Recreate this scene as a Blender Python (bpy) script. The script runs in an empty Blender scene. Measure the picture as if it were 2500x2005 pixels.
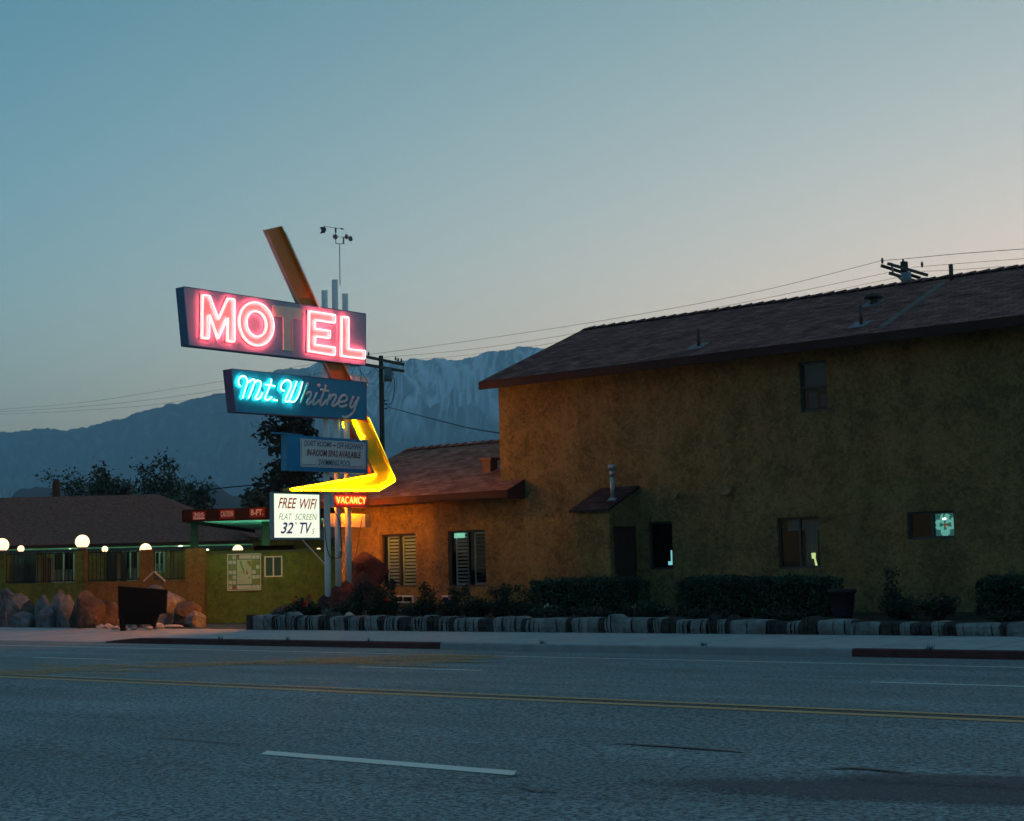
import bpy, math, random
from mathutils import Vector, Matrix, noise
random.seed(7)
R = math.radians
sc = bpy.context.scene
col = sc.collection

# ------------------------------------------------------------------ camera
F, YAW, TILT, ROLL, H = 3892.9, 0.69495, 0.09964, -0.0234, 1.13335
fw = Vector((-math.sin(YAW)*math.cos(TILT), math.cos(YAW)*math.cos(TILT), math.sin(TILT)))
rt = Vector((math.cos(YAW), math.sin(YAW), 0)); up = rt.cross(fw)
cr = rt*math.cos(ROLL) + up*math.sin(ROLL); cu = -rt*math.sin(ROLL) + up*math.cos(ROLL)
C0 = Vector((0, 0, H))
cam = bpy.data.objects.new('camera', bpy.data.cameras.new('camera'))
m = Matrix((cr, cu, -fw)).transposed().to_4x4(); m.translation = C0
cam.matrix_world = m
cam.data.sensor_width = 36; cam.data.lens = F/2500*36
cam.data.clip_start = .1; cam.data.clip_end = 30000
col.objects.link(cam); sc.camera = cam

# ------------------------------------------------------------------ sky
SUN_EL, SUN_AZ = -1.2, 8.0        # the sun has just set behind the range, to the right of the picture
w = bpy.data.worlds.new('World'); sc.world = w; w.use_nodes = True
nt = w.node_tree; nt.nodes.clear()
out = nt.nodes.new('ShaderNodeOutputWorld'); bg = nt.nodes.new('ShaderNodeBackground')
sky = nt.nodes.new('ShaderNodeTexSky'); sky.sky_type = 'NISHITA'; sky.sun_disc = False
sky.sun_elevation = R(SUN_EL); sky.sun_rotation = R(SUN_AZ)
sky.air_density = 1.0; sky.dust_density = 1.5; sky.ozone_density = 2.0; sky.altitude = 1100
# below about five degrees the real horizon is closed off by hills: hold the sky there at its value just above them
g0 = nt.nodes.new('ShaderNodeTexCoord'); s0 = nt.nodes.new('ShaderNodeSeparateXYZ'); c0 = nt.nodes.new('ShaderNodeCombineXYZ'); mxz = nt.nodes.new('ShaderNodeMath'); mxz.operation = 'MAXIMUM'; mxz.inputs[1].default_value = .085
nt.links.new(g0.outputs['Generated'], s0.inputs[0]); nt.links.new(s0.outputs[0], c0.inputs[0]); nt.links.new(s0.outputs[1], c0.inputs[1]); nt.links.new(s0.outputs[2], mxz.inputs[0]); nt.links.new(mxz.outputs[0], c0.inputs[2])
nrmz = nt.nodes.new('ShaderNodeVectorMath'); nrmz.operation = 'NORMALIZE'; nt.links.new(c0.outputs[0], nrmz.inputs[0]); nt.links.new(nrmz.outputs[0], sky.inputs['Vector'])
# evening colour of the whole sky dome: warmer and brighter towards the afterglow, teal overhead
geo = nt.nodes.new('ShaderNodeTexCoord')
glow = nt.nodes.new('ShaderNodeVectorMath'); glow.operation = 'DOT_PRODUCT'; glow.inputs[1].default_value = (math.sin(R(-12)), math.cos(R(-12)), 0)
nt.links.new(geo.outputs['Generated'], glow.inputs[0])
cu_ = nt.nodes.new('ShaderNodeMapRange'); cu_.inputs[1].default_value = .56; cu_.inputs[2].default_value = 1; cu_.inputs[3].default_value = .56; cu_.inputs[4].default_value = 1
nt.links.new(glow.outputs['Value'], cu_.inputs[0])
sz = nt.nodes.new('ShaderNodeSeparateXYZ'); nt.links.new(geo.outputs['Generated'], sz.inputs[0])
cz_ = nt.nodes.new('ShaderNodeMapRange'); cz_.inputs[1].default_value = .08; cz_.inputs[2].default_value = .35; cz_.inputs[3].default_value = .08; cz_.inputs[4].default_value = .35
nt.links.new(sz.outputs['Z'], cz_.inputs[0])
zen = nt.nodes.new('ShaderNodeMapRange'); zen.inputs[1].default_value = .36; zen.inputs[2].default_value = 1; zen.inputs[3].default_value = 0; zen.inputs[4].default_value = 1; nt.links.new(sz.outputs['Z'], zen.inputs[0])
anti = nt.nodes.new('ShaderNodeMapRange'); anti.inputs[1].default_value = -.15; anti.inputs[2].default_value = -1; anti.inputs[3].default_value = 0; anti.inputs[4].default_value = 1; nt.links.new(glow.outputs['Value'], anti.inputs[0])
SKYK = ((0.955, 3.666, -2.602, -0.697), (2.809, 0.21, -1.143, 0.028), (3.324, -1.089, -1.386, 0.292)); comb = nt.nodes.new('ShaderNodeCombineXYZ')
for k, (ka, kb, kc, kd) in enumerate(SKYK):
    m1 = nt.nodes.new('ShaderNodeMath'); m1.operation = 'MULTIPLY_ADD'; m1.inputs[2].default_value = ka-1.733; nt.links.new(cu_.outputs[0], m1.inputs[0])
    m0 = nt.nodes.new('ShaderNodeMath'); m0.operation = 'MULTIPLY_ADD'; m0.inputs[1].default_value = kd; m0.inputs[2].default_value = kb; nt.links.new(cu_.outputs[0], m0.inputs[0]); nt.links.new(m0.outputs[0], m1.inputs[1])
    m2 = nt.nodes.new('ShaderNodeMath'); m2.operation = 'MULTIPLY_ADD'; m2.inputs[1].default_value = kc; nt.links.new(cz_.outputs[0], m2.inputs[0]); mz = nt.nodes.new('ShaderNodeMath'); mz.operation = 'MULTIPLY_ADD'; mz.inputs[1].default_value = (1.05, .55, .40)[k]; nt.links.new(zen.outputs[0], mz.inputs[0]); nt.links.new(m1.outputs[0], mz.inputs[2]); ma_ = nt.nodes.new('ShaderNodeMath'); ma_.operation = 'MULTIPLY_ADD'; ma_.inputs[1].default_value = (-1.1, -.75, -.5)[k]; nt.links.new(anti.outputs[0], ma_.inputs[0]); nt.links.new(mz.outputs[0], ma_.inputs[2]); nt.links.new(ma_.outputs[0], m2.inputs[2])
    m3 = nt.nodes.new('ShaderNodeMath'); m3.operation = 'EXPONENT'; nt.links.new(m2.outputs[0], m3.inputs[0]); nt.links.new(m3.outputs[0], comb.inputs[k])
mul = nt.nodes.new('ShaderNodeVectorMath'); mul.operation = 'MULTIPLY'
nt.links.new(sky.outputs[0], mul.inputs[0]); nt.links.new(comb.outputs[0], mul.inputs[1])
nt.links.new(mul.outputs[0], bg.inputs['Color']); nt.links.new(bg.outputs[0], out.inputs['Surface'])
bg.inputs['Strength'].default_value = .15
sc.view_settings.view_transform = 'Standard'; sc.view_settings.look = 'None'
sc.view_settings.exposure = 2.5; sc.view_settings.gamma = 1
sc.render.engine = 'CYCLES'
sc.cycles.use_denoising = True
sc.cycles.max_bounces = 6; sc.cycles.diffuse_bounces = 3; sc.cycles.volume_bounces = 1
sc.cycles.transparent_max_bounces = 12
sc.cycles.sample_clamp_indirect = 6
sc.cycles.use_light_tree = True

# ------------------------------------------------------------------ pixel -> point helpers (used once, to read real positions)
def ray(x, y): return fw + cr*((x-1250)/F) - cu*((y-1002.5)/F)
def onY(x, y, D): d = ray(x, y); return C0 + d*(D/d.y)
def onX(x, y, X): d = ray(x, y); return C0 + d*(X/d.x)
def onZ(x, y, z): d = ray(x, y); return C0 + d*((z-H)/d.z)
fwh = Vector((-math.sin(YAW), math.cos(YAW), 0)); UP = Vector((0, 0, 1))
def onD(x, y, D): d = ray(x, y); return C0 + d*(D/d.dot(fwh))
def loc2(u, v, z): return rt*u + fwh*v + UP*z          # frame of the turned left-hand lot
def uvd(p): return (p.dot(rt), p.dot(fwh), p.z)
def nz(p, s=1.0): return noise.noise(Vector(p)*s)

# ------------------------------------------------------------------ materials
MATS = {}
def nodes_mat(name):
    m = bpy.data.materials.new(name); m.use_nodes = True
    n = m.node_tree.nodes; b = n['Principled BSDF']
    return m, n, m.node_tree.links, b
def mat(name, c, rough=.8, spec=.3, metal=0, var=.25, scale=3, c2=None, bump=.0, bscale=40, stretch=None):
    """paint / stone / wood with noise variation and an optional bump"""
    if name in MATS: return MATS[name]
    m, n, l, b = nodes_mat(name)
    tc = n.new('ShaderNodeTexCoord'); mp = n.new('ShaderNodeMapping'); l.new(tc.outputs['Object'], mp.inputs[0])
    if stretch: mp.inputs['Scale'].default_value = stretch
    t = n.new('ShaderNodeTexNoise'); t.inputs['Scale'].default_value = scale; t.inputs['Detail'].default_value = 6
    t.inputs['Roughness'].default_value = .65
    l.new(mp.outputs[0], t.inputs['Vector'])
    r = n.new('ShaderNodeValToRGB'); r.color_ramp.elements[0].position = .32; r.color_ramp.elements[1].position = .68
    d = c2 or tuple(x*(1-var) for x in c)
    r.color_ramp.elements[0].color = (*d, 1); r.color_ramp.elements[1].color = (*c, 1)
    l.new(t.outputs['Fac'], r.inputs[0]); l.new(r.outputs[0], b.inputs['Base Color'])
    b.inputs['Roughness'].default_value = rough; b.inputs['Specular IOR Level'].default_value = spec
    b.inputs['Metallic'].default_value = metal
    if bump:
        t2 = n.new('ShaderNodeTexNoise'); t2.inputs['Scale'].default_value = bscale; t2.inputs['Detail'].default_value = 4
        l.new(mp.outputs[0], t2.inputs['Vector'])
        bp = n.new('ShaderNodeBump'); bp.inputs['Strength'].default_value = 1; bp.inputs['Distance'].default_value = bump
        l.new(t2.outputs['Fac'], bp.inputs['Height']); l.new(bp.outputs[0], b.inputs['Normal'])
    MATS[name] = m; return m
def emit(name, c, s, base=(.8, .8, .8)):
    if name in MATS: return MATS[name]
    m, n, l, b = nodes_mat(name)
    b.inputs['Base Color'].default_value = (*base, 1)
    b.inputs['Emission Color'].default_value = (*c, 1); b.inputs['Emission Strength'].default_value = s
    b.inputs['Roughness'].default_value = .3
    MATS[name] = m; return m
def glass_mat(name='pane_glass', tint=(.75, .85, .85), fac=.0):
    if name in MATS: return MATS[name]
    m, n, l, b = nodes_mat(name); n.remove(b)
    o = n['Material Output']; tr = n.new('ShaderNodeBsdfTransparent'); tr.inputs[0].default_value = (*tint, 1)
    g = n.new('ShaderNodeBsdfGlossy'); g.inputs['Roughness'].default_value = .04
    lw = n.new('ShaderNodeFresnel'); lw.inputs['IOR'].default_value = 1.5
    ma = n.new('ShaderNodeMath'); ma.operation = 'ADD'; ma.inputs[1].default_value = fac; l.new(lw.outputs[0], ma.inputs[0])
    mx = n.new('ShaderNodeMixShader'); l.new(ma.outputs[0], mx.inputs[0]); l.new(tr.outputs[0], mx.inputs[1]); l.new(g.outputs[0], mx.inputs[2])
    l.new(mx.outputs[0], o.inputs['Surface']); MATS[name] = m; return m

def stucco(name, c, c2, dist=.02):
    m, n, l, b = nodes_mat(name)
    tc = n.new('ShaderNodeTexCoord')
    big = n.new('ShaderNodeTexNoise'); big.inputs['Scale'].default_value = 1.1; big.inputs['Detail'].default_value = 7; big.inputs['Roughness'].default_value = .7
    l.new(tc.outputs['Object'], big.inputs['Vector'])
    v = n.new('ShaderNodeTexNoise'); v.inputs['Scale'].default_value = 9; v.inputs['Detail'].default_value = 8; v.inputs['Distortion'].default_value = 1.2; v.inputs['Roughness'].default_value = .62
    l.new(tc.outputs['Object'], v.inputs['Vector'])
    ad = n.new('ShaderNodeMath'); ad.operation = 'MULTIPLY_ADD'; ad.inputs[1].default_value = .55
    l.new(v.outputs['Fac'], ad.inputs[0])
    hb = n.new('ShaderNodeMath'); hb.operation = 'MULTIPLY'; hb.inputs[1].default_value = .45; l.new(big.outputs['Fac'], hb.inputs[0]); l.new(hb.outputs[0], ad.inputs[2])
    r = n.new('ShaderNodeValToRGB'); r.color_ramp.elements[0].position = .41; r.color_ramp.elements[1].position = .57
    r.color_ramp.elements[0].color = (*c2, 1); r.color_ramp.elements[1].color = (*c, 1)
    l.new(ad.outputs[0], r.inputs[0])
    # weather streaks and patched areas
    mp = n.new('ShaderNodeMapping'); mp.inputs['Scale'].default_value = (1.3, 1.3, .16); l.new(tc.outputs['Object'], mp.inputs[0])
    stn = n.new('ShaderNodeTexNoise'); stn.inputs['Scale'].default_value = 1.6; stn.inputs['Detail'].default_value = 7; stn.inputs['Roughness'].default_value = .7; l.new(mp.outputs[0], stn.inputs['Vector'])
    sr = n.new('ShaderNodeValToRGB'); sr.color_ramp.elements[0].position = .3; sr.color_ramp.elements[1].position = .62; sr.color_ramp.elements[0].color = (.74, .74, .76, 1); l.new(stn.outputs['Fac'], sr.inputs[0])
    sm_ = n.new('ShaderNodeMix'); sm_.data_type = 'RGBA'; sm_.blend_type = 'MULTIPLY'; sm_.inputs[0].default_value = 1; l.new(r.outputs[0], sm_.inputs[6]); l.new(sr.outputs[0], sm_.inputs[7]); l.new(sm_.outputs[2], b.inputs['Base Color'])
    fine = n.new('ShaderNodeTexNoise'); fine.inputs['Scale'].default_value = 14; fine.inputs['Detail'].default_value = 9; fine.inputs['Roughness'].default_value = .7
    l.new(tc.outputs['Object'], fine.inputs['Vector'])
    bp = n.new('ShaderNodeBump'); bp.inputs['Distance'].default_value = dist*3; bp.inputs['Strength'].default_value = 1
    l.new(fine.outputs['Fac'], bp.inputs['Height']); l.new(bp.outputs[0], b.inputs['Normal'])
    b.inputs['Roughness'].default_value = .95; b.inputs['Specular IOR Level'].default_value = .1
    MATS[name] = m; return m

def shingle_mat(name, c1, c2, c3):
    m, n, l, b = nodes_mat(name)
    uv = n.new('ShaderNodeUVMap')
    br = n.new('ShaderNodeTexBrick'); br.offset = .5; br.inputs['Scale'].default_value = 1
    br.inputs['Brick Width'].default_value = .32; br.inputs['Row Height'].default_value = .14
    br.inputs['Mortar Size'].default_value = .008; br.inputs['Mortar Smooth'].default_value = .3; br.inputs['Bias'].default_value = 0
    br.inputs['Color1'].default_value = (*c1, 1); br.inputs['Color2'].default_value = (*c2, 1); br.inputs['Mortar'].default_value = (*c3, 1)
    nzt = n.new('ShaderNodeTexNoise'); nzt.inputs['Scale'].default_value = 2.5; nzt.inputs['Detail'].default_value = 4
    l.new(uv.outputs[0], nzt.inputs['Vector'])
    mx = n.new('ShaderNodeMix'); mx.data_type = 'RGBA'; mx.blend_type = 'MULTIPLY'; mx.inputs[0].default_value = .8
    rp = n.new('ShaderNodeValToRGB'); rp.color_ramp.elements[0].position = .3; rp.color_ramp.elements[1].position = .7
    rp.color_ramp.elements[0].color = (.45, .45, .45, 1)
    l.new(nzt.outputs['Fac'], rp.inputs[0]); l.new(uv.outputs[0], br.inputs['Vector'])
    l.new(br.outputs['Color'], mx.inputs[6]); l.new(rp.outputs[0], mx.inputs[7]); l.new(mx.outputs[2], b.inputs['Base Color'])
    # each course steps down towards the eave
    sp = n.new('ShaderNodeSeparateXYZ'); l.new(uv.outputs[0], sp.inputs[0])
    dv = n.new('ShaderNodeMath'); dv.operation = 'DIVIDE'; dv.inputs[1].default_value = .14; l.new(sp.outputs['Y'], dv.inputs[0])
    fr = n.new('ShaderNodeMath'); fr.operation = 'FRACT'; l.new(dv.outputs[0], fr.inputs[0])
    sb = n.new('ShaderNodeMath'); sb.operation = 'SUBTRACT'; sb.inputs[0].default_value = 1; l.new(fr.outputs[0], sb.inputs[1])
    ml = n.new('ShaderNodeMath'); ml.operation = 'MULTIPLY_ADD'; ml.inputs[1].default_value = .5; l.new(br.outputs['Fac'], ml.inputs[0])
    ml.inputs[1].default_value = -.5; l.new(sb.outputs[0], ml.inputs[2])
    bp = n.new('ShaderNodeBump'); bp.inputs['Distance'].default_value = .05; l.new(ml.outputs[0], bp.inputs['Height']); l.new(bp.outputs[0], b.inputs['Normal'])
    b.inputs['Roughness'].default_value = 1; b.inputs['Specular IOR Level'].default_value = .0
    MATS[name] = m; return m

# ------------------------------------------------------------------ mesh builder
ORG = {}
class MB:
    def __init__(s): s.v = []; s.f = []; s.mi = []; s.uv = {}; s.sm = set()
    def vert(s, p): s.v.append(tuple(p)); return len(s.v)-1
    def face(s, pts, mi=0, uv=None, smooth=False):
        ids = [s.vert(p) for p in pts]; s.f.append(ids); s.mi.append(mi)
        if uv: s.uv[len(s.f)-1] = uv
        if smooth: s.sm.add(len(s.f)-1)
    def idface(s, ids, mi=0, smooth=False):
        s.f.append(list(ids)); s.mi.append(mi)
        if smooth: s.sm.add(len(s.f)-1)
    def hexa(s, a, mi=0):
        """a: 8 points, bottom ring then top ring"""
        i = [s.vert(p) for p in a]
        for q in ((0,3,2,1),(4,5,6,7),(0,1,5,4),(1,2,6,5),(2,3,7,6),(3,0,4,7)): s.idface([i[k] for k in q], mi)
    def box(s, x0, x1, y0, y1, z0, z1, mi=0, T=None):
        a = [Vector(p) for p in ((x0,y0,z0),(x1,y0,z0),(x1,y1,z0),(x0,y1,z0),(x0,y0,z1),(x1,y0,z1),(x1,y1,z1),(x0,y1,z1))]
        if T: a = [T(*p) for p in a]
        s.hexa(a, mi)
    def bar(s, a, b, wd, ht=None, mi=0, side=None):
        """rectangular bar from a to b"""
        a, b = Vector(a), Vector(b); ht = ht or wd; d = (b-a).normalized()
        u = (side or (UP if abs(d.z) < .9 else Vector((1, 0, 0)))); u = (u - d*u.dot(d)).normalized(); q = d.cross(u)
        p = [a-q*wd/2-u*ht/2, a+q*wd/2-u*ht/2, a+q*wd/2+u*ht/2, a-q*wd/2+u*ht/2]
        s.hexa(p+[x+(b-a) for x in p], mi)
    def tube(s, pts, r, n=8, mi=0, closed=False, cap=True, nrm=None, flat=1.0, mback=None):
        """swept round (or flattened) tube; r may be a list"""
        pts = [Vector(p) for p in pts]; N = len(pts); rr = r if isinstance(r, (list, tuple)) else [r]*N
        rings = []; u0 = None
        for i, p in enumerate(pts):
            if closed: t = pts[(i+1) % N]-pts[i-1]
            else: t = pts[min(i+1, N-1)]-pts[max(i-1, 0)]
            t = t.normalized() if t.length > 1e-9 else Vector((0, 0, 1))
            if nrm is not None: k = nrm
            elif u0 is not None: k = u0
            else: k = Vector((0, 0, 1)) if abs(t.z) < .9 else Vector((1, 0, 0))
            u = k - t*k.dot(t)
            if u.length < 1e-6: u = t.orthogonal()
            u.normalize(); u0 = u; q = t.cross(u)
            miter = 1.0
            if nrm is not None and (closed or 0 < i < N-1):
                a = (pts[i]-pts[i-1]).normalized(); b = (pts[(i+1) % N]-pts[i]).normalized()
                miter = min(1.6, 1/max(.3, math.sqrt(max(.05, (1+a.dot(b))/2))))
            rings.append([s.vert(p+(u*math.cos(2*math.pi*j/n)*flat+q*math.sin(2*math.pi*j/n)*miter)*rr[i]) for j in range(n)])
        for i in range(N if closed else N-1):
            A, B = rings[i], rings[(i+1) % N]
            for j in range(n): s.idface([A[j], A[(j+1) % n], B[(j+1) % n], B[j]], mback if (mback is not None and math.cos(2*math.pi*(j+.5)/n) < -.75) else mi, True)
        if cap and not closed: s.idface(rings[0][::-1], mi); s.idface(rings[-1], mi)
    def prism(s, poly, off, mi=0, mside=None, bottom=True):
        """polygon extruded by vector off; poly is on the far side, the face is at poly+off"""
        poly = [Vector(p) for p in poly]; off = Vector(off); top = [p+off for p in poly]
        ids = [s.vert(p) for p in top]; s.idface(ids, mi)
        if bottom: b = [s.vert(p) for p in poly]; s.idface(b[::-1], mi)
        for i in range(len(poly)):
            j = (i+1) % len(poly); s.face([poly[i], poly[j], top[j], top[i]], mi if mside is None else mside)
    def wall(s, O, U, V, w0, w1, h0, h1, holes, mi=0, depth=None, mrev=None):
        """rectangle with rectangular openings, and reveals 'depth' deep along -N"""
        xs = sorted({w0, w1, *[h[0] for h in holes], *[h[1] for h in holes]}); zs = sorted({h0, h1, *[h[2] for h in holes], *[h[3] for h in holes]})
        P = lambda a, b, n=0: O+U*a+V*b-N_*n
        N_ = U.cross(V)
        for i in range(len(xs)-1):
            for j in range(len(zs)-1):
                cx, cz = (xs[i]+xs[i+1])/2, (zs[j]+zs[j+1])/2
                if any(h[0] < cx < h[1] and h[2] < cz < h[3] for h in holes): continue
                s.face([P(xs[i], zs[j]), P(xs[i+1], zs[j]), P(xs[i+1], zs[j+1]), P(xs[i], zs[j+1])], mi)
        if depth:
            for a, b, c, d in holes:
                q = [(a, c), (b, c), (b, d), (a, d)]
                for k in range(4):
                    p1, p2 = q[k], q[(k+1) % 4]
                    s.face([P(*p1), P(*p1, depth), P(*p2, depth), P(*p2)], mi if mrev is None else mrev)
    def build(s, name, mats, parent=None, org=None, smooth=None):
        if not isinstance(mats, (list, tuple)): mats = [mats]
        V = [Vector(p) for p in s.v]
        if parent is not None: o = ORG[parent]
        elif org is not None: o = Vector(org)
        else:
            mn = Vector((min(p.x for p in V), min(p.y for p in V), min(p.z for p in V))); mxx = Vector((max(p.x for p in V), max(p.y for p in V), 0))
            o = Vector(((mn.x+mxx.x)/2, (mn.y+mxx.y)/2, mn.z))
        me = bpy.data.meshes.new(name); me.from_pydata([tuple(p-o) for p in V], [], s.f)
        for mm in mats: me.materials.append(mm)
        me.polygons.foreach_set('material_index', s.mi)
        if smooth is not None: me.polygons.foreach_set('use_smooth', [smooth]*len(s.f))
        elif s.sm: me.polygons.foreach_set('use_smooth', [k in s.sm for k in range(len(s.f))])
        if s.uv:
            L = me.uv_layers.new(name='UVMap')
            for k, uv in s.uv.items():
                for li, c in zip(me.polygons[k].loop_indices, uv): L.data[li].uv = c
        me.update()
        ob = bpy.data.objects.new(name, me); col.objects.link(ob)
        if parent is not None: ob.parent = parent
        else: ob.location = o
        ORG[ob] = o; return ob
def thing(name, loc, label, cat, group=None):
    o = bpy.data.objects.new(name, None); col.objects.link(o); o.location = loc; o.empty_display_size = .2
    ORG[o] = Vector(loc); tag(o, label, cat, group); return o
def tag(o, label, cat, group=None, kind=None):
    if label: o['label'] = label
    if cat: o['category'] = cat
    if group: o['group'] = group
    if kind: o['kind'] = kind
    return o
def structure(o, label=None): o['kind'] = 'structure'; (label and tag(o, label, None)); return o
def spline(p, n=6, closed=False):
    """Catmull-Rom through 2D/3D tuples"""
    p = [Vector(q) for q in p]; N = len(p); outp = []
    for i in range(N if closed else N-1):
        if closed: a, b, c, d = p[i-1], p[i], p[(i+1) % N], p[(i+2) % N]
        else: a, b, c, d = p[max(i-1, 0)], p[i], p[i+1], p[min(i+2, N-1)]
        for k in range(n):
            t = k/n; outp.append(.5*((2*b)+(c-a)*t+(2*a-5*b+4*c-d)*t*t+(3*b-a-3*c+d)*t**3))
    if not closed: outp.append(p[-1])
    return outp
def text_into(mb, txt, O, U, V, w0, w1, h0, h1, mi=0, bold=0.0, shear=0.0, thick=.004, space=1.0):
    """text fitted to the rectangle (w0..w1, h0..h1) of the plane O,U,V, raised 'thick' along its normal"""
    cu_ = bpy.data.curves.new('t', 'FONT'); cu_.body = txt; cu_.size = 1; cu_.offset = bold; cu_.shear = shear; cu_.space_character = space
    cu_.resolution_u = 3
    ob = bpy.data.objects.new('t', cu_); col.objects.link(ob); bpy.context.view_layer.update()
    me = ob.evaluated_get(bpy.context.evaluated_depsgraph_get()).to_mesh()
    xs = [v.co.x for v in me.vertices]; ys = [v.co.y for v in me.vertices]
    x0, x1, y0, y1 = min(xs), max(xs), min(ys), max(ys); N_ = U.cross(V)
    ids = [mb.vert(O+U*(w0+(v.co.x-x0)/(x1-x0)*(w1-w0))+V*(h0+(v.co.y-y0)/(y1-y0)*(h1-h0))+N_*thick) for v in me.vertices]
    for p in me.polygons: mb.idface([ids[k] for k in p.vertices], mi)
    ob.to_mesh_clear(); bpy.data.objects.remove(ob); bpy.data.curves.remove(cu_)
AX, AY = Vector((1, 0, 0)), Vector((0, 1, 0))

#=== SETTING ===
CRN = .0716/3.66
def road_z(y): return -abs(y-11.047)*CRN
def asphalt():
    m, n, l, b = nodes_mat('asphalt')
    tc = n.new('ShaderNodeTexCoord')
    def N(scale, det=3, rough=.6, vec=None):
        t = n.new('ShaderNodeTexNoise'); t.inputs['Scale'].default_value = scale; t.inputs['Detail'].default_value = det; t.inputs['Roughness'].default_value = rough
        l.new(vec or tc.outputs['Object'], t.inputs['Vector']); return t
    fine = N(30, 4, .8); big = N(.35, 5)
    mp = n.new('ShaderNodeMapping'); mp.inputs['Scale'].default_value = (.12, 1.1, 1); l.new(tc.outputs['Object'], mp.inputs[0]); lane = N(1, 4, .6, mp.outputs[0])
    r = n.new('ShaderNodeValToRGB'); e = r.color_ramp.elements; e[0].position = .40; e[0].color = (.03, .034, .036, 1); e[1].position = .60; e[1].color = (.33, .36, .35, 1)
    l.new(fine.outputs['Fac'], r.inputs[0])
    def mulc(a, fac, lo, hi, p0=.3, p1=.7):
        rp = n.new('ShaderNodeValToRGB'); rp.color_ramp.elements[0].position = p0; rp.color_ramp.elements[1].position = p1
        rp.color_ramp.elements[0].color = (lo, lo, lo, 1); rp.color_ramp.elements[1].color = (hi, hi, hi, 1); l.new(fac, rp.inputs[0])
        mx = n.new('ShaderNodeMix'); mx.data_type = 'RGBA'; mx.blend_type = 'MULTIPLY'; mx.inputs[0].default_value = 1
        l.new(a, mx.inputs[6]); l.new(rp.outputs[0], mx.inputs[7]); return mx.outputs[2]
    c = mulc(r.outputs[0], big.outputs['Fac'], .78, 1.12); c = mulc(c, lane.outputs['Fac'], .72, 1.16)
    l.new(c, b.inputs['Base Color'])
    bp = n.new('ShaderNodeBump'); bp.inputs['Distance'].default_value = .005; l.new(fine.outputs['Fac'], bp.inputs['Height']); l.new(bp.outputs[0], b.inputs['Normal'])
    b.inputs['Roughness'].default_value = .75; b.inputs['Specular IOR Level'].default_value = .35
    MATS['asphalt'] = m; return m
M_asph = asphalt()
M_conc = mat('concrete', (.42, .41, .39), .9, .2, var=.22, scale=1.6, bump=.003, bscale=60)
M_curb = mat('curb_concrete', (.33, .33, .33), .9, .2, var=.3, scale=3, bump=.004, bscale=40)
M_red = mat('red_curb_paint', (.10, .027, .026), .75, .3, var=.45, scale=5, bump=.003)
M_dirt = mat('dirt', (.16, .12, .085), .95, .1, var=.4, scale=.4, bump=.02, bscale=8)
M_soil = mat('planter_soil', (.07, .05, .035), .95, .1, var=.5, scale=3, bump=.03, bscale=12)

g = MB(); g.face([(-9000, -3000, -.45), (3000, -3000, -.45), (3000, 9000, -.45), (-9000, 9000, -.45)])
structure(g.build('ground', M_dirt, org=(0, 0, -.45)))
# road: cambered sheet, X from far left to right
g = MB(); ys = [-1.0+.6*k for k in range(36)]; ys = [y for y in ys if y < 20.0]+[20.25]
for a, b_ in zip(ys[:-1], ys[1:]):
    for x0 in range(-160, 60, 20): g.face([(x0, a, road_z(a)), (x0+20, a, road_z(a)), (x0+20, b_, road_z(b_)), (x0, b_, road_z(b_))])
structure(g.build('road', M_asph, org=(0, 0, 0)))
# wheel-worn dirt skirts under the near edge
def xof(px, py, z=-.18): return onZ(px, py, z).x
Xc0 = onY(335, 1567, 20.2).x; Xr1 = onY(1074, 1585, 20.2).x; Xr2 = onY(2079, 1600, 20.2).x
def ctop(x):      # height of the curb top: drops to the gutter at the driveway on the left
    t = max(0, min(1, (x-(Xc0-1.6))/1.8)); t = t*t*(3-2*t)
    return -.165+t*.1
GUT = road_z(20.2)
g = MB(); xs = [-90, -60, -45, -40]+[-38+.5*k for k in range(24)]+[-26+1.0*k for k in range(40)]
xs = [x for x in xs if not (abs(x-Xr1) < .25 or abs(x-Xr2) < .25)]+[Xr1, Xr2]; xs.sort()
for a, b_ in zip(xs[:-1], xs[1:]):
    mc = 1 if (Xc0-1.2 <= a < Xr1-.01 or a >= Xr2-.01) else 0
    ta, tb = ctop(a), ctop(b_)
    g.face([(a, 20.20, GUT-.05), (b_, 20.20, GUT-.05), (b_, 20.215, tb-.015), (a, 20.215, ta-.015)], mc)
    g.face([(a, 20.215, ta-.015), (b_, 20.215, tb-.015), (b_, 20.24, tb), (a, 20.24, ta)], mc)
    g.face([(a, 20.24, ta), (b_, 20.24, tb), (b_, 20.36, tb), (a, 20.36, ta)], mc)
structure(g.build('curb', [M_curb, M_red], org=(0, 0, 0)))
g = MB()
for a, b_ in zip(xs[:-1], xs[1:]):
    ta, tb = ctop(a)-.004, ctop(b_)-.004
    for y0, y1, s0, s1 in ((20.36, 21.2, 0, .35), (21.2, 22.75, .35, 1)):
        g.face([(a, y0, ta+(0-ta)*s0), (b_, y0, tb+(0-tb)*s0), (b_, y1, tb+(0-tb)*s1), (a, y1, ta+(0-ta)*s1)])
structure(g.build('sidewalk', M_conc, org=(0, 0, 0)))
# expansion joints cut in the sidewalk
g = MB()
for k in range(44):
    x = -44+1.52*k; t = ctop(x)
    g.face([(x, 20.37, t), (x+.012, 20.37, t), (x+.012, 22.7, .0035), (x, 22.7, .0035)])
structure(g.build('sidewalk_joints', mat('joint_dirt', (.1, .09, .08), .95, .1), org=(0, 0, 0)))
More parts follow.
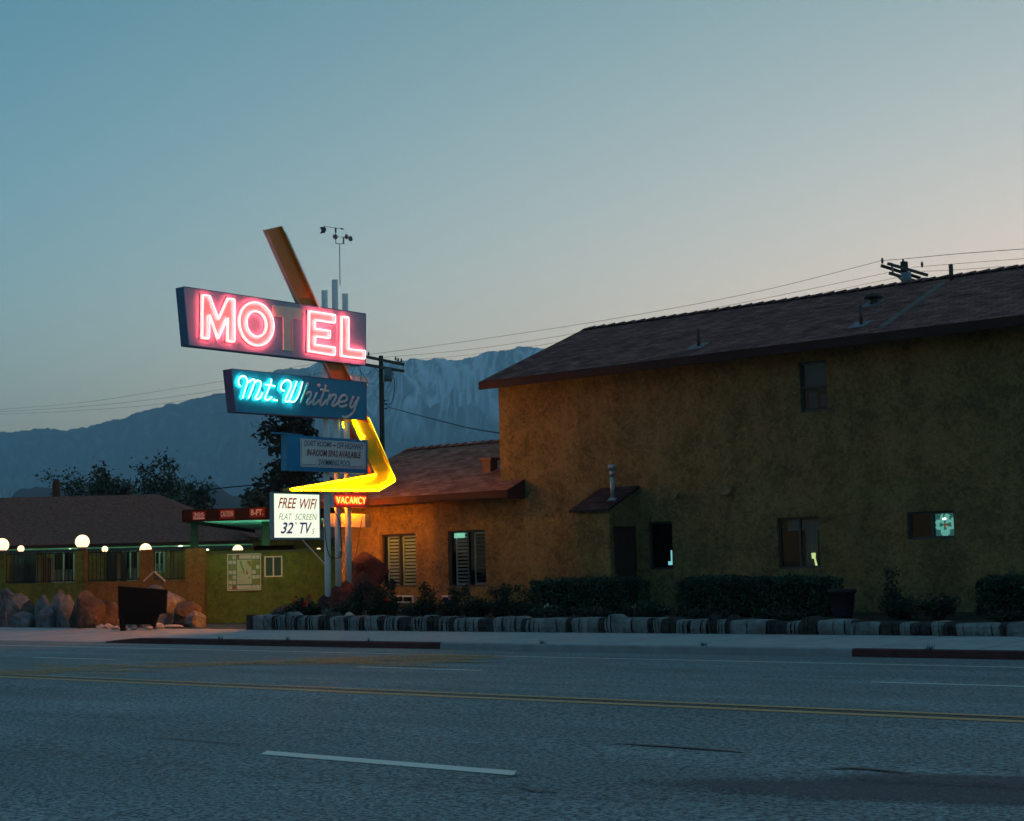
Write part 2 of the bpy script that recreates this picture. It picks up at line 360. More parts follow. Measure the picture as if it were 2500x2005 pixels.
# motel lot: slopes gently down from the sidewalk to the office
M_lot = mat('lot_asphalt', (.05, .05, .05), .85, .3, var=.35, scale=3, bump=.008, bscale=40)
g = MB(); g.face([(-90, 22.75, -.002), (-26.3, 22.75, -.002), (-26.3, 28, -.13), (-90, 28, -.13)]); g.face([(-90, 28, -.13), (-26.3, 28, -.13), (-26.3, 33, -.25), (-90, 33, -.25)])
g.face([(-90, 33, -.25), (30, 33, -.25), (30, 90, -.25), (-90, 90, -.25)])
structure(g.build('parking_lot', M_lot, org=(0, 0, -.25)))
# road markings: worn paint laid 4 mm over the asphalt
def paint(name, c, wear=.5):
    m, n, l, b = nodes_mat(name); o = n['Material Output']
    tc = n.new('ShaderNodeTexCoord'); t = n.new('ShaderNodeTexNoise'); t.inputs['Scale'].default_value = 22; t.inputs['Detail'].default_value = 5; t.inputs['Roughness'].default_value = .75
    l.new(tc.outputs['Object'], t.inputs['Vector'])
    r = n.new('ShaderNodeValToRGB'); r.color_ramp.elements[0].position = wear-.06; r.color_ramp.elements[1].position = wear+.06
    l.new(t.outputs['Fac'], r.inputs[0]); tr = n.new('ShaderNodeBsdfTransparent'); mx = n.new('ShaderNodeMixShader')
    l.new(r.outputs[0], mx.inputs[0]); l.new(tr.outputs[0], mx.inputs[1]); l.new(b.outputs[0], mx.inputs[2]); l.new(mx.outputs[0], o.inputs['Surface'])
    b.inputs['Base Color'].default_value = (*c, 1); b.inputs['Roughness'].default_value = .6
    return m
M_white = paint('white_lane_paint', (.68, .64, .55), .34); M_yel = paint('yellow_lane_paint', (.52, .25, .075), .36)
M_yelw = paint('worn_yellow_paint', (.50, .22, .05), .50); M_tar = mat('tar_seal', (.012, .012, .013), .5, .4, var=.3)
def strip(name, y, wd, x0, x1, m, skew=0, lift=.004):
    g = MB(); n_ = max(1, int((x1-x0)/4))
    for k in range(n_):
        a, b_ = x0+(x1-x0)*k/n_, x0+(x1-x0)*(k+1)/n_
        s0 = skew if k == 0 else 0; s1 = skew if k == n_-1 else 0
        lo, hi = y-wd/2, y+wd/2
        g.face([(a+s0, lo, road_z(lo)+lift), (b_+s1, lo, road_z(lo)+lift), (b_-s1, hi, road_z(hi)+lift), (a-s0, hi, road_z(hi)+lift)])
    return structure(g.build(name, m, org=(0, 0, 0)))
strip('yellow_center_line', 10.90, .13, -120, 40, M_yel); strip('yellow_center_line', 11.22, .13, -120, 40, M_yel)
strip('tar_seam', 11.06, .07, -120, 40, M_tar, lift=.002)
strip('edge_line', 18.25, .11, -120, 40, M_white)
def line_x(px, py, z): return onZ(px, py, z).x
for k in range(-2, 4):
    x = -22.287+7.32*k; strip('lane_dash', 14.71, .11, x, x+2.13, M_white)
strip('lane_dash', 7.387, .15, -8.439, -6.2, M_white, skew=.05)
strip('lane_dash', 7.387, .15, -8.439+7.32, -6.2+7.32, M_white, skew=.05)
strip('lane_dash', 7.387, .15, -8.439-7.32, -6.2-7.32, M_white, skew=.05)
# ghost of an older turn line, ground off in patches
g = MB()
def gpt(px, py, z=0): p = onZ(px, py, -.03); return p
for k in range(150):
    t = k/149; px = -40+1200*t+random.uniform(-20, 20)
    yc = 1655-62*t**.75; py = yc+random.gauss(0, 5+3*math.sin(t*9)) 
    if .38 < t < .44 and random.random() < .5: continue
    p = onZ(px, py, -.05); L = random.uniform(.15, .55)*(.6+t); wd_ = random.uniform(.10, .3)
    n_ = 9; ring = []
    for j in range(n_):
        a = 2*math.pi*j/n_; rr = random.uniform(.7, 1.15)
        x, y = p.x+math.cos(a)*L*rr+math.sin(a)*.2*L, p.y+math.sin(a)*wd_*rr
        ring.append((x, y, road_z(y)+.005+k*.00004))
    g.face(ring)
structure(g.build('worn_turn_marking', M_yelw, org=(0, 0, 0)))
# oil-dark stretch and tar snakes in the near lane
def stain_mat(name='oil_stain', c=(.035, .024, .042), thr=.5):
    m, n, l, b = nodes_mat(name); o = n['Material Output']
    tc = n.new('ShaderNodeTexCoord'); uv = n.new('ShaderNodeUVMap')
    t = n.new('ShaderNodeTexNoise'); t.inputs['Scale'].default_value = 1.8; t.inputs['Detail'].default_value = 12; t.inputs['Roughness'].default_value = .8
    l.new(tc.outputs['Object'], t.inputs['Vector'])
    gr = n.new('ShaderNodeTexGradient'); gr.gradient_type = 'SPHERICAL'; mp = n.new('ShaderNodeMapping'); mp.inputs['Location'].default_value = (-1, -1, 0); mp.inputs['Scale'].default_value = (2, 2, 1)
    l.new(uv.outputs[0], mp.inputs[0]); l.new(mp.outputs[0], gr.inputs[0])
    ad = n.new('ShaderNodeMath'); ad.operation = 'MULTIPLY_ADD'; ad.inputs[1].default_value = 1.0; l.new(gr.outputs['Fac'], ad.inputs[0]); l.new(t.outputs['Fac'], ad.inputs[2])
    r = n.new('ShaderNodeValToRGB'); r.color_ramp.elements[0].position = .70; r.color_ramp.elements[1].position = 1.02; r.color_ramp.elements[1].color = (.95, .95, .95, 1)
    l.new(ad.outputs[0], r.inputs[0]); tr = n.new('ShaderNodeBsdfTransparent'); mx = n.new('ShaderNodeMixShader')
    fg = n.new('ShaderNodeTexNoise'); fg.inputs['Scale'].default_value = 30; fg.inputs['Detail'].default_value = 4; fg.inputs['Roughness'].default_value = .8; l.new(tc.outputs['Object'], fg.inputs['Vector'])
    fr_ = n.new('ShaderNodeMapRange'); fr_.inputs[1].default_value = .38; fr_.inputs[2].default_value = .6; fr_.inputs[3].default_value = 1; fr_.inputs[4].default_value = .45; l.new(fg.outputs['Fac'], fr_.inputs[0])
    fm = n.new('ShaderNodeMath'); fm.operation = 'MULTIPLY'; l.new(r.outputs[0], fm.inputs[0]); l.new(fr_.outputs[0], fm.inputs[1])
    l.new(fm.outputs[0], mx.inputs[0]); l.new(tr.outputs[0], mx.inputs[1]); l.new(b.outputs[0], mx.inputs[2]); l.new(mx.outputs[0], o.inputs['Surface'])
    b.inputs['Base Color'].default_value = (*c, 1); b.inputs['Roughness'].default_value = .6; return m
M_st = stain_mat()
g = MB()
for x0, x1, ya0, ya1, yb0, yb1, lf in ((-5.75, -2.2, 6.85, 7.85, 7.55, 8.75, .003), (-4.9, -2.4, 7.7, 8.35, 8.2, 8.9, .006)):
    g.face([(x0, ya0, road_z(ya0)+lf), (x1, yb0, road_z(yb0)+lf), (x1, yb1, road_z(yb1)+lf), (x0, ya1, road_z(ya1)+lf)], uv=[(0, 0), (1, 0), (1, 1), (0, 1)])
structure(g.build('oil_stain', M_st, org=(0, 0, 0)))
g = MB()
def snake(pp, wd_):
    P_ = spline([(*onZ(x, y, -.1).xy,) for x, y in pp], 5); L_ = len(P_)
    for i in range(L_-1):
        a, b_ = P_[i], P_[i+1]; wa = wd_*math.sin(math.pi*(i+.15)/L_)**.5; wb = wd_*math.sin(math.pi*min(1, (i+1.1)/L_))**.5
        g.face([(a.x, a.y-wa, road_z(a.y)+.007), (b_.x, b_.y-wb, road_z(b_.y)+.007), (b_.x, b_.y+wb, road_z(b_.y)+.007), (a.x, a.y+wa, road_z(a.y)+.007)])
snake([(1500, 1836), (1600, 1843), (1700, 1850), (1818, 1860)], .028); snake([(2010, 1898), (2100, 1899), (2230, 1912)], .03)
snake([(1200, 1911), (1250, 1907), (1280, 1904)], .03); snake([(330, 1812), (450, 1818), (600, 1832)], .012); snake([(1800, 1655), (2000, 1661), (2130, 1665)], .02)
snake([(1270, 1932), (1310, 1942), (1370, 1944)], .012)
structure(g.build('tar_crack_seal', M_tar, org=(0, 0, 0)))

# mountains --------------------------------------------------------
def mountains():
    prof = [(-900, 1150), (-300, 1075), (0, 1057), (60, 1051), (115, 1044), (155, 1050), (200, 1046), (240, 1033), (300, 1020), (335, 1007), (365, 1004), (400, 990), (450, 980), (490, 970), (540, 962), (600, 940), (640, 920), (667, 907), (700, 901), (722, 899), (745, 897), (767, 886), (790, 880), (830, 884), (893, 893), (930, 890), (952, 885), (978, 880), (997, 879), (1016, 876), (1040, 877), (1065, 876), (1079, 874), (1094, 879), (1118, 879), (1142, 875), (1175, 866), (1204, 858), (1238, 857), (1262, 849), (1287, 845), (1300, 849), (1340, 853), (1420, 840), (1520, 850), (1700, 880), (2100, 930), (2700, 1000)]
    def py(px):
        for (a, ya), (b_, yb) in zip(prof[:-1], prof[1:]):
            if a <= px <= b_: return ya+(yb-ya)*(px-a)/(b_-a)
        return 1000
    D1, D0_ = 5200, 3300; NX, NT = 900, 130
    mb = MB(); cols = []; grid = []
    for i in range(NX):
        px = -850+3500*i/(NX-1); q = onD(px, py(px), D1); ux = q.dot(rt)/D1; zc = q.z; zj = nz((px*.045, 1.3, 0))*7+nz((px*.16, 4.3, 0))*5+nz((px*.5, 4.3, 0))*2.5
        colm = []
        for j in range(NT+12):
            t = j/(NT-1); d = D0_+(D1-D0_)*t
            uu = ux*d
            X3 = Vector((px*.0052, t*2.6, .0)); wv = Vector((noise.noise(X3*1.3), noise.noise(X3*1.3+Vector((5, 2, 1))), 0))*.35
            rdg = 1-abs(noise.noise(X3*1.6+wv+Vector((1.7, 0, 3.1))))*2; rdg2 = 1-abs(noise.noise(X3*4.1+wv*2+Vector((0, 0, 7.7))))*2; rdg3 = noise.noise(X3*11+wv*3); rdg4 = noise.noise(X3*27)
            env = math.sin(math.pi*min(1, max(0, t)))**.7 if t <= 1 else 0
            if t <= 1: z = zc*(t**1.1)+env*((rdg-.6)*85+(rdg2-.6)*42+rdg3*20+rdg4*7)
            else: z = zc-(t-1)*1900
            z = min(z, zc*(t*.45+.55)) if t < 1 else z
            z += zj*max(0, 1-abs(t-1)*14)
            rf = max(0, min(1, (px-600)/260)); hi = max(0, min(1, (t-.42)*2.6))
            w1 = noise.noise(Vector((px*.007, t*2.6, 4)))*2.4+noise.noise(Vector((px*.05, t*7, 9)))*.3
            st = (1-abs(noise.noise(Vector((px*.021+w1, t*3.6+.3, 11)))))**14+.7*(1-abs(noise.noise(Vector((px*.047+w1*1.6, t*5.5, 23)))))**16
            sp_ = max(0, noise.noise(Vector((px*.22, t*38, 2)))+.35*noise.noise(Vector((px*.6, t*90, 5))))*max(0, min(1, (t-.66)*4))
            s_ = rf*hi*(.62*st*max(0, min(1, 1.3*nz((px*.008, t*1.5, 31))+.75))+1.25*sp_*max(0, .55+nz((px*.016, t*3, 41))))+.10*(1-rf)*max(0, rdg3)
            colm.append(mb.vert(rt*uu+fwh*d+UP*z)); cols.append(min(1, s_*2.8))
        grid.append(colm)
    for i in range(NX-1):
        for j in range(NT+11): mb.idface([grid[i][j], grid[i+1][j], grid[i+1][j+1], grid[i][j+1]], 0, True)
    m, n, l, b = nodes_mat('mountain_rock')
    at = n.new('ShaderNodeVertexColor'); at.layer_name = 'snow'
    tc = n.new('ShaderNodeTexCoord'); t = n.new('ShaderNodeTexNoise'); t.inputs['Scale'].default_value = .012; t.inputs['Detail'].default_value = 8; t.inputs['Roughness'].default_value = .7; l.new(tc.outputs['Object'], t.inputs['Vector'])
    r = n.new('ShaderNodeValToRGB'); r.color_ramp.elements[0].position = .35; r.color_ramp.elements[1].position = .65; r.color_ramp.elements[0].color = (.03, .035, .035, 1); r.color_ramp.elements[1].color = (.11, .105, .09, 1)
    l.new(t.outputs['Fac'], r.inputs[0]); mx = n.new('ShaderNodeMix'); mx.data_type = 'RGBA'; l.new(at.outputs['Color'], mx.inputs[0]); l.new(r.outputs[0], mx.inputs[6]); mx.inputs[7].default_value = (.72, .75, .78, 1)
    l.new(mx.outputs[2], b.inputs['Base Color']); b.inputs['Roughness'].default_value = 1; b.inputs['Specular IOR Level'].default_value = 0
    ob = mb.build('mountains', m, org=(0, 0, 0)); ca = ob.data.color_attributes.new('snow', 'FLOAT_COLOR', 'POINT')
    buf = []
    for c in cols: buf += [c, c, c, 1]
    ca.data.foreach_set('color', buf); structure(ob)
mountains()
def foothill(prof, D, depth, name, c):
    mb = MB(); N_ = 90; x0, x1 = prof[0][0], prof[-1][0]; rows = []
    for i in range(N_):
        px = x0+(x1-x0)*i/(N_-1)
        for (a, ya), (b_, yb) in zip(prof[:-1], prof[1:]):
            if a <= px <= b_: y = ya+(yb-ya)*(px-a)/(b_-a); break
        q = onD(px, y+nz((px*.11, D, 0))*3+nz((px*.4, D, 0))*1.5, D); rows.append((q.dot(rt)/D, q.z))
    G = []
    for u, z in rows:
        c_ = []
        for j in range(13):
            t = j/6-1; d = D+t*depth; zz = (z+2)*(1-t*t)**.8-2
            c_.append(mb.vert(rt*u*d+fwh*d+UP*(zz+nz((u*40, t*3, D))*z*.08*(1-t*t))))
        G.append(c_)
    for i in range(N_-1):
        for j in range(12): mb.idface([G[i][j], G[i+1][j], G[i+1][j+1], G[i][j+1]], 0, True)
    structure(mb.build(name, mat(name+'_scrub', c, 1, 0, var=.4, scale=.02), org=(0, 0, 0)))
foothill([(-300, 1300), (-60, 1262), (20, 1225), (45, 1200), (90, 1193), (130, 1196), (180, 1205), (260, 1215), (330, 1230), (420, 1260), (520, 1300)], 1400, 250, 'foothill', (.10, .07, .06))
foothill([(440, 1300), (490, 1225), (512, 1203), (528, 1190), (548, 1203), (570, 1212), (612, 1210), (680, 1205), (760, 1215), (900, 1260), (1000, 1290)], 1100, 200, 'foothill', (.10, .07, .06))

#=== MOTEL BUILDING ===
M_must = stucco('mustard_stucco', (.33, .225, .088), (.16, .112, .046))
M_shin = shingle_mat('roof_shingles', (.36, .165, .135), (.20, .095, .082), (.05, .028, .026))
M_fasc = mat('brown_fascia', (.06, .03, .025), .8, .1, var=.25, scale=2)
M_soff = mat('soffit_paint', (.16, .10, .06), .8, .2)
M_fram = mat('bronze_frame', (.045, .04, .045), .45, .5, var=.1)
M_wfrm = mat('white_vinyl', (.62, .63, .62), .5, .4, var=.1)
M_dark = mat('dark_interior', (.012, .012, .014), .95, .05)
M_galv = mat('galvanized', (.42, .45, .48), .45, .5, metal=.6, var=.3, scale=9)
M_glass = glass_mat()
YW = 28.0
bld = thing('motel_building', (-18, 28, 0), 'mustard stucco motel wing with brown shingle roofs, two storeys stepping down to one', 'building')
def rectY(px0, py0, px1, py1, Y=YW):
    """opening read at its top-left and bottom-right corners, squared up"""
    a, b_ = onY(px0, py0, Y), onY(px1, py1, Y); return (a.x, b_.x, b_.z, a.z)
XA = onY(1218, 1000, YW).x            # left corner of the tall part
XL, XRt = -29.15, 4.0                 # ends of the whole front
W1 = rectY(928, 1306, 1016, 1433); W2 = rectY(1093, 1297, 1187, 1432); WD = rectY(1581, 1275, 1644, 1390)
WR = rectY(1896, 1265, 2004, 1387); WS = rectY(2213, 1251, 2332, 1314); WU = rectY(1950, 885, 2021, 1002)
ZE, ZR, YE, YR = 5.44, 7.05, 27.4, 31.35   # eave and ridge of the tall part
WH = 5.35
O_ = Vector((0, YW, 0)); 
g = MB()
g.wall(O_, AX, UP, XL, XA, .1, 2.95, [W1, W2], 0, .11)
g.wall(O_, AX, UP, XA, XRt, .1, WH, [WD, WR, WS, WU], 0, .11)
# end wall and upper gable of the tall part, end wall of the low part
P = lambda x, y, z: Vector((x, y, z))
g.face([P(XA, 35.3, 2), P(XA, YW, 2), P(XA, YW, WH), P(XA, 31.35, WH+1.42), P(XA, 35.3, WH)])
g.face([P(XL, 34.4, -.2), P(XL, YW, -.2), P(XL, YW, 2.95), P(XL, 31, 4.15), P(XL, 34.4, 2.95)])
g.face([P(XRt, 35.3, 0), P(XRt, YW, 0), P(XRt, YW, WH), P(XRt, 31.35, WH+1.42), P(XRt, 35.3, WH)])
g.face([P(XL, 34.4, -.2), P(XA, 34.4, -.2), P(XA, 34.4, 2.95), P(XL, 34.4, 2.95)]); g.face([P(XA, 35.3, -.2), P(XRt, 35.3, -.2), P(XRt, 35.3, WH), P(XA, 35.3, WH)])
# base course below the planter
g.face([P(XL, YW, -.2), P(XRt, YW, -.2), P(XRt, YW, .1), P(XL, YW, .1)])
g.build('wall', M_must, bld)
def gable_roof(x0, x1, ye, ze, yr, zr, yb, caps, ridge=True, side='l'):
    """front and back slopes with thickness, UVs in metres"""
    g = MB(); th = .05; sl = math.hypot(yr-ye, zr-ze)
    def slope(xa, xb, ya, za, yb_, zb):
        s_ = math.hypot(yb_-ya, zb-za)
        # shallow shingle courses as real steps on the lowest rows, texture courses above
        g.face([(xa, ya, za), (xb, ya, za), (xb, yb_, zb), (xa, yb_, zb)], 0, uv=[(xa, 0), (xb, 0), (xb, s_), (xa, s_)])
    slope(x0, x1, ye, ze, yr, zr)
    zb_ = zr-(yb-yr)*(zr-ze)/(yr-ye)
    g.face([(x0, yr, zr), (x1, yr, zr), (x1, yb, zb_), (x0, yb, zb_)], 0, uv=[(x0, sl), (x1, sl), (x1, 0), (x0, 0)])
    # underside
    g.face([(x0, ye, ze-th), (x0, yr, zr-th), (x1, yr, zr-th), (x1, ye, ze-th)], 1); g.face([(x0, yr, zr-th), (x0, yb, zb_-th), (x1, yb, zb_-th), (x1, yr, zr-th)], 1)
    for x in (x0, x1): g.face([(x, ye, ze), (x, yr, zr), (x, yb, zb_), (x, yb, zb_-th), (x, yr, zr-th), (x, ye, ze-th)], 1)
    g.face([(x0, ye, ze-th), (x1, ye, ze-th), (x1, ye, ze), (x0, ye, ze)], 1)
    if ridge:
        x = x0+.02; k = 0
        while x < x1-.3:
            # overlapping ridge caps, each tipped up at its right end
            p, q = x, x+.36; sp_ = .15; dz = sp_*(zr-ze)/(yr-ye)
            a0, a1 = .012, .045
            g.face([(p, yr-sp_, zr-dz+a0), (q, yr-sp_, zr-dz+a1), (q, yr, zr+a1+.012), (p, yr, zr+a0+.01)], 0, uv=[(p, 0), (q, 0), (q, .1), (p, .1)])
            g.face([(p, yr, zr+a0+.01), (q, yr, zr+a1+.012), (q, yr+sp_, zr-dz+a1), (p, yr+sp_, zr-dz+a0)], 0, uv=[(p, 0), (q, 0), (q, .1), (p, .1)])
            g.face([(q, yr-sp_, zr-dz), (q, yr, zr), (q, yr, zr+a1+.012), (q, yr-sp_, zr-dz+a1)], 1); g.face([(q, yr, zr), (q, yr+sp_, zr-dz), (q, yr+sp_, zr-dz+a1), (q, yr, zr+a1+.012)], 1)
            x += .30+.0*k; k += 1
    return g
M_rs = [M_shin, M_fasc]; M_shin2 = shingle_mat('low_roof_shingles', (.50, .235, .165), (.30, .14, .10), (.08, .04, .032)); M_shin3 = shingle_mat('closet_shingles', (.15, .085, .08), (.09, .055, .052), (.03, .02, .02))
XE = -23.775
g = gable_roof(XE, XRt+.6, YE, ZE, YR, ZR, 35.9, True)
roof1 = g.build('roof', M_rs, bld)
def fascia(x0, x1, ye, ze, yb, h, rake_to=None, zr=None, yr=None):
    g = MB(); g.box(x0, x1, ye-.028, ye-.002, ze-h, ze-.012, 0)
    for x in (x0,):
        a, b_, c = (x-.026, ye-.028, ze-.015), (x-.026, yr, zr-.015), None
        g.hexa([Vector(p) for p in ((x-.026, ye-.028, ze-h), (x-.001, ye-.028, ze-h), (x-.001, yr, zr-h), (x-.026, yr, zr-h), (x-.026, ye-.028, ze-.013), (x-.001, ye-.028, ze-.013), (x-.001, yr, zr-.013), (x-.026, yr, zr-.013))])
        zb_ = zr-(yb-yr)*(zr-ze)/(yr-ye)
        g.hexa([Vector(p) for p in ((x-.026, yr, zr-h), (x-.001, yr, zr-h), (x-.001, yb, zb_-h), (x-.026, yb, zb_-h), (x-.026, yr, zr-.013), (x-.001, yr, zr-.013), (x-.001, yb, zb_-.013), (x-.026, yb, zb_-.013))])
    return g
fascia(XE, XRt+.6, YE, ZE, 35.9, .19, yr=YR, zr=ZR).build('fascia', M_fasc, bld)
g = MB(); g.face([(XE, YE, ZE-.15), (XE, YW+.02, ZE-.10), (XRt+.6, YW+.02, ZE-.10), (XRt+.6, YE, ZE-.15)]); g.build('soffit', M_soff, bld)
# low part
ZE2, YR2, ZR2 = 2.93, 31.0, 4.42; XE2 = -29.6
g = gable_roof(XE2, XA+.02, YE, ZE2, YR2, ZR2, 34.9, True)
XE3 = onY(1240, 1195, YE).x
g.face([(XA+.02, YE, ZE2), (XE3, YE, ZE2), (XE3, YW, ZE2+.25), (XA+.02, YW, ZE2+.25)], 0, uv=[(0, 0), (.5, 0), (.5, .64), (0, .64)])
g.face([(XE3, YE, ZE2-.2), (XE3, YW, ZE2-.2), (XE3, YW, ZE2+.25), (XE3, YE, ZE2)], 1)
roof2 = g.build('roof', [M_shin2, M_fasc], bld)
fascia(XE2, XE3+.01, YE, ZE2, 34.9, .17, yr=YR2, zr=ZR2).build('fascia', M_fasc, bld)
g = MB(); g.face([(XE2, YE, ZE2-.13), (XE2, YW+.02, ZE2-.08), (XE3, YW+.02, ZE2-.08), (XE3, YE, ZE2-.13)]); g.build('soffit', M_soff, bld)

def window(parent, O, U, V, r, slots, kind='slide', frame=None, fw_=.045, rec=.07, name='window', split='v'):
    """r = (w0,w1,h0,h1); frame set back 'rec' from the wall face"""
    a, b_, c, d = r; N_ = U.cross(V); Q = O-N_*rec
    T = lambda x, y, z: Q+U*x+V*z+N_*y
    g = MB()
    g.box(a, b_, -.05, .0, c, c+fw_, 0, T); g.box(a, b_, -.05, .0, d-fw_, d, 0, T)
    g.box(a, a+fw_, -.05, 0, c+fw_, d-fw_, 0, T); g.box(b_-fw_, b_, -.05, 0, c+fw_, d-fw_, 0, T)
    if split == 'v': mxx = (a+b_)/2; g.box(mxx-fw_*.5, mxx+fw_*.5, -.045, .008, c+fw_, d-fw_, 0, T)
    if split == 'h': mz = (c+d)/2; g.box(a+fw_, b_-fw_, -.045, .008, mz-fw_*.5, mz+fw_*.5, 0, T)
    wn = g.build(name, frame or M_fram, parent)
    g = MB(); g.face([T(a+fw_, -.028, c+fw_), T(b_-fw_, -.028, c+fw_), T(b_-fw_, -.028, d-fw_), T(a+fw_, -.028, d-fw_)]); g.build('pane', M_glass, wn)
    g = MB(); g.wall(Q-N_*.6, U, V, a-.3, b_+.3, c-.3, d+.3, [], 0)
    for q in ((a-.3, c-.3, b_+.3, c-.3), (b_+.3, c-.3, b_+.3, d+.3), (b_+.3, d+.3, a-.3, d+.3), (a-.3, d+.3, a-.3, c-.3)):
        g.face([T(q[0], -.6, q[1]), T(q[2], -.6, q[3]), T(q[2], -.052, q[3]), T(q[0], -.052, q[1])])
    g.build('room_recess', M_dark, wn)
    return wn, T
M_shut = mat('white_shutter', (.50, .66, .72), .6, .3, var=.1)
def shutter(wn, T, a, b_, c, d, tilt=.5, n_=13):
    g = MB(); s_ = .035
    g.box(a, a+s_, -.1, -.075, c, d, 0, T); g.box(b_-s_, b_, -.1, -.075, c, d, 0, T); g.box(a+s_, b_-s_, -.1, -.075, c, c+.05, 0, T); g.box(a+s_, b_-s_, -.1, -.075, d-.05, d, 0, T)
    for k in range(n_):
        z = c+.07+(d-c-.14)*(k+.5)/n_; h = .028
        g.face([T(a+s_, -.115, z-h*math.sin(tilt)), T(b_-s_, -.115, z-h*math.sin(tilt)), T(b_-s_, -.115+.05*math.cos(tilt), z+h*math.sin(tilt)), T(a+s_, -.115+.05*math.cos(tilt), z+h*math.sin(tilt))])
    g.build('shutter', M_shut, wn)
wn, T = window(bld, O_, AX, UP, W1, 2); mid = (W1[0]+W1[1])/2
shutter(wn, T, W1[0]+.12, mid-.02, W1[2]+.04, W1[3]-.04, 1.2); shutter(wn, T, mid+.03, W1[1]-.04, W1[2]+.04, W1[3]-.04, 1.25)
wn, T = window(bld, O_, AX, UP, W2, 2); mid = (W2[0]+W2[1])/2
shutter(wn, T, W2[0]+.12, mid-.02, W2[2]+.04, W2[3]-.04, .9); shutter(wn, T, mid+.12, W2[1]-.04, W2[2]+.04, W2[3]-.04, .35, 12)
g = MB(); text_into(g, '25', O_+AY*.10, AX, UP, W2[0]+.20, W2[0]+.38, W2[3]-.15, W2[3]-.06, 0, .02); g2 = MB()
g2.face([T(W2[0]+.1, -.045, W2[3]-.17), T(W2[0]+.44, -.045, W2[3]-.17), T(W2[0]+.44, -.045, W2[3]-.055), T(W2[0]+.1, -.045, W2[3]-.055)])
g2.build('lit_number_card', emit('green_card', (.25, .9, .62), .10), wn)
wn, T = window(bld, O_, AX, UP, WD, 0, split=None)
g = MB(); a, b_, c, d = WD
g.face([T(b_-.20, -.04, c+.09), T(b_-.09, -.04, c+.09), T(b_-.09, -.04, c+.40), T(b_-.13, -.04, c+.40), T(b_-.13, -.04, c+.17), T(b_-.20, -.04, c+.17)])
g.build('lit_gap', emit('cold_room_light', (.3, .8, .85), .12), wn)
wn, T = window(bld, O_, AX, UP, WR, 2); a, b_, c, d = WR; mid = (a+b_)/2
M_curt = mat('pale_curtain', (.25, .30, .33), .9, .1, var=.3, scale=8, stretch=(6, 1, .3))
g = MB(); xs_ = [mid+.03+(.26)*k/10 for k in range(11)]
for k in range(10): g.face([T(xs_[k], -.14+.02*(k % 2), c+.05), T(xs_[k+1], -.14+.02*((k+1) % 2), c+.05), T(xs_[k+1]+.05, -.14+.02*((k+1) % 2), d-.05), T(xs_[k]+.03, -.14+.02*(k % 2), d-.05)])
g.build('curtain', M_curt, wn)
g = MB(); g.box(a+.12, b_-.05, -.18, -.15, d-.26, d-.05, 0, T); g.build('roller_blind', M_curt, wn)
g = MB(); g.face([T(mid+.17, -.12, c+.30), T(mid+.27, -.12, c+.30), T(mid+.26, -.12, c+.2), T(mid+.30, -.12, c+.05), T(mid+.25, -.12, c+.05), T(mid+.23, -.12, c+.18), T(mid+.18, -.12, c+.19)])
g.build('lamp_glint', emit('yellow_room_light', (.75, .85, .28), .17), wn)
g = MB(); g.face([T(b_-.07, -.12, d-.75), T(b_-.055, -.12, d-.75), T(b_-.055, -.12, d-.25), T(b_-.07, -.12, d-.25)]); g.build('lit_gap', emit('green_room_light', (.3, .8, .4), .1), wn)
wn, T = window(bld, O_, AX, UP, WS, 2); a, b_, c, d = WS; mid = (a+b_)/2
px_, pz_ = (mid+.04+b_-.05)/2, (c+d)/2; hw, hh = (b_-.05-mid-.04)/2, (d-c)/2-.05
g = MB(); g.face([T(px_-hw, -.06, pz_-hh), T(px_+hw, -.06, pz_-hh), T(px_+hw, -.06, pz_+hh), T(px_-hw, -.06, pz_+hh)]); g.build('patterned_sheet', emit('dim_teal_sheet', (.03, .16, .14), .10, (.02, .06, .06)), wn)
g = MB()
for k in range(4):
    a0 = math.pi/4+k*math.pi/2
    for off in (-.62, .62):
        pts_ = [(r_*math.cos(a0+off*(r_-.1)**1.5), r_*math.sin(a0+off*(r_-.1)**1.5)) for r_ in (.15, .4, .65, .9, 1.12)]
        g.tube([T(px_+hw*max(-.97, min(.97, u)), -.05, pz_+hh*max(-.97, min(.97, v))) for u, v in pts_], [.012, .022, .028, .022, .012], 6)
for u0, v0, ru, rv in ((0, -.72, .5, .3), (-.75, .1, .2, .45), (.78, .2, .18, .5), (.25, .8, .3, .18)):
    g.face([T(px_+hw*(u0+ru*math.cos(t_*.7854)), -.055, pz_+hh*(v0+rv*.95*math.sin(t_*.7854))) for t_ in range(8) if abs(u0+ru*math.cos(t_*.7854)) <= 1 or True])
g.build('curved_bands', emit('pale_teal_band', (.22, .62, .52), .10, (.1, .3, .26)), wn)
g = MB(); g.face([T(px_+hw*u, -.045, pz_+hh*v) for u, v in ((-.35, -.2), (-.1, -.08), (.0, .25), (.12, -.02), (.42, .05), (.15, -.18), (.05, -.35), (-.12, -.22))]); g.build('red_motif', emit('dull_red_glass', (.5, .08, .03), .06, (.3, .05, .03)), wn)
g = MB(); g.face([T(mid+.20, -.04, d-.17), T(mid+.26, -.04, d-.17), T(mid+.27, -.04, d-.14), T(mid+.24, -.04, d-.125), T(mid+.19, -.04, d-.14)]); g.build('bulb_glint', emit('bulb_white', (.8, 1, .9), .6), wn)
wn, T = window(bld, O_, AX, UP, WU, 2, split='h'); a, b_, c, d = WU; mz = (c+d)/2
M_blind = mat('sky_violet_blind', (.07, .075, .14), .7, .3, var=.15)  # violet of the reflected sky is mixed into the blind's colour
g = MB(); g.box(a+.05, b_-.04, -.10, -.08, mz+.02, d-.05, 0, T); g.build('blind', M_blind, wn)
M_cl = mat('blue_cloth', (.05, .10, .18), .9, .1, var=.4, scale=12)
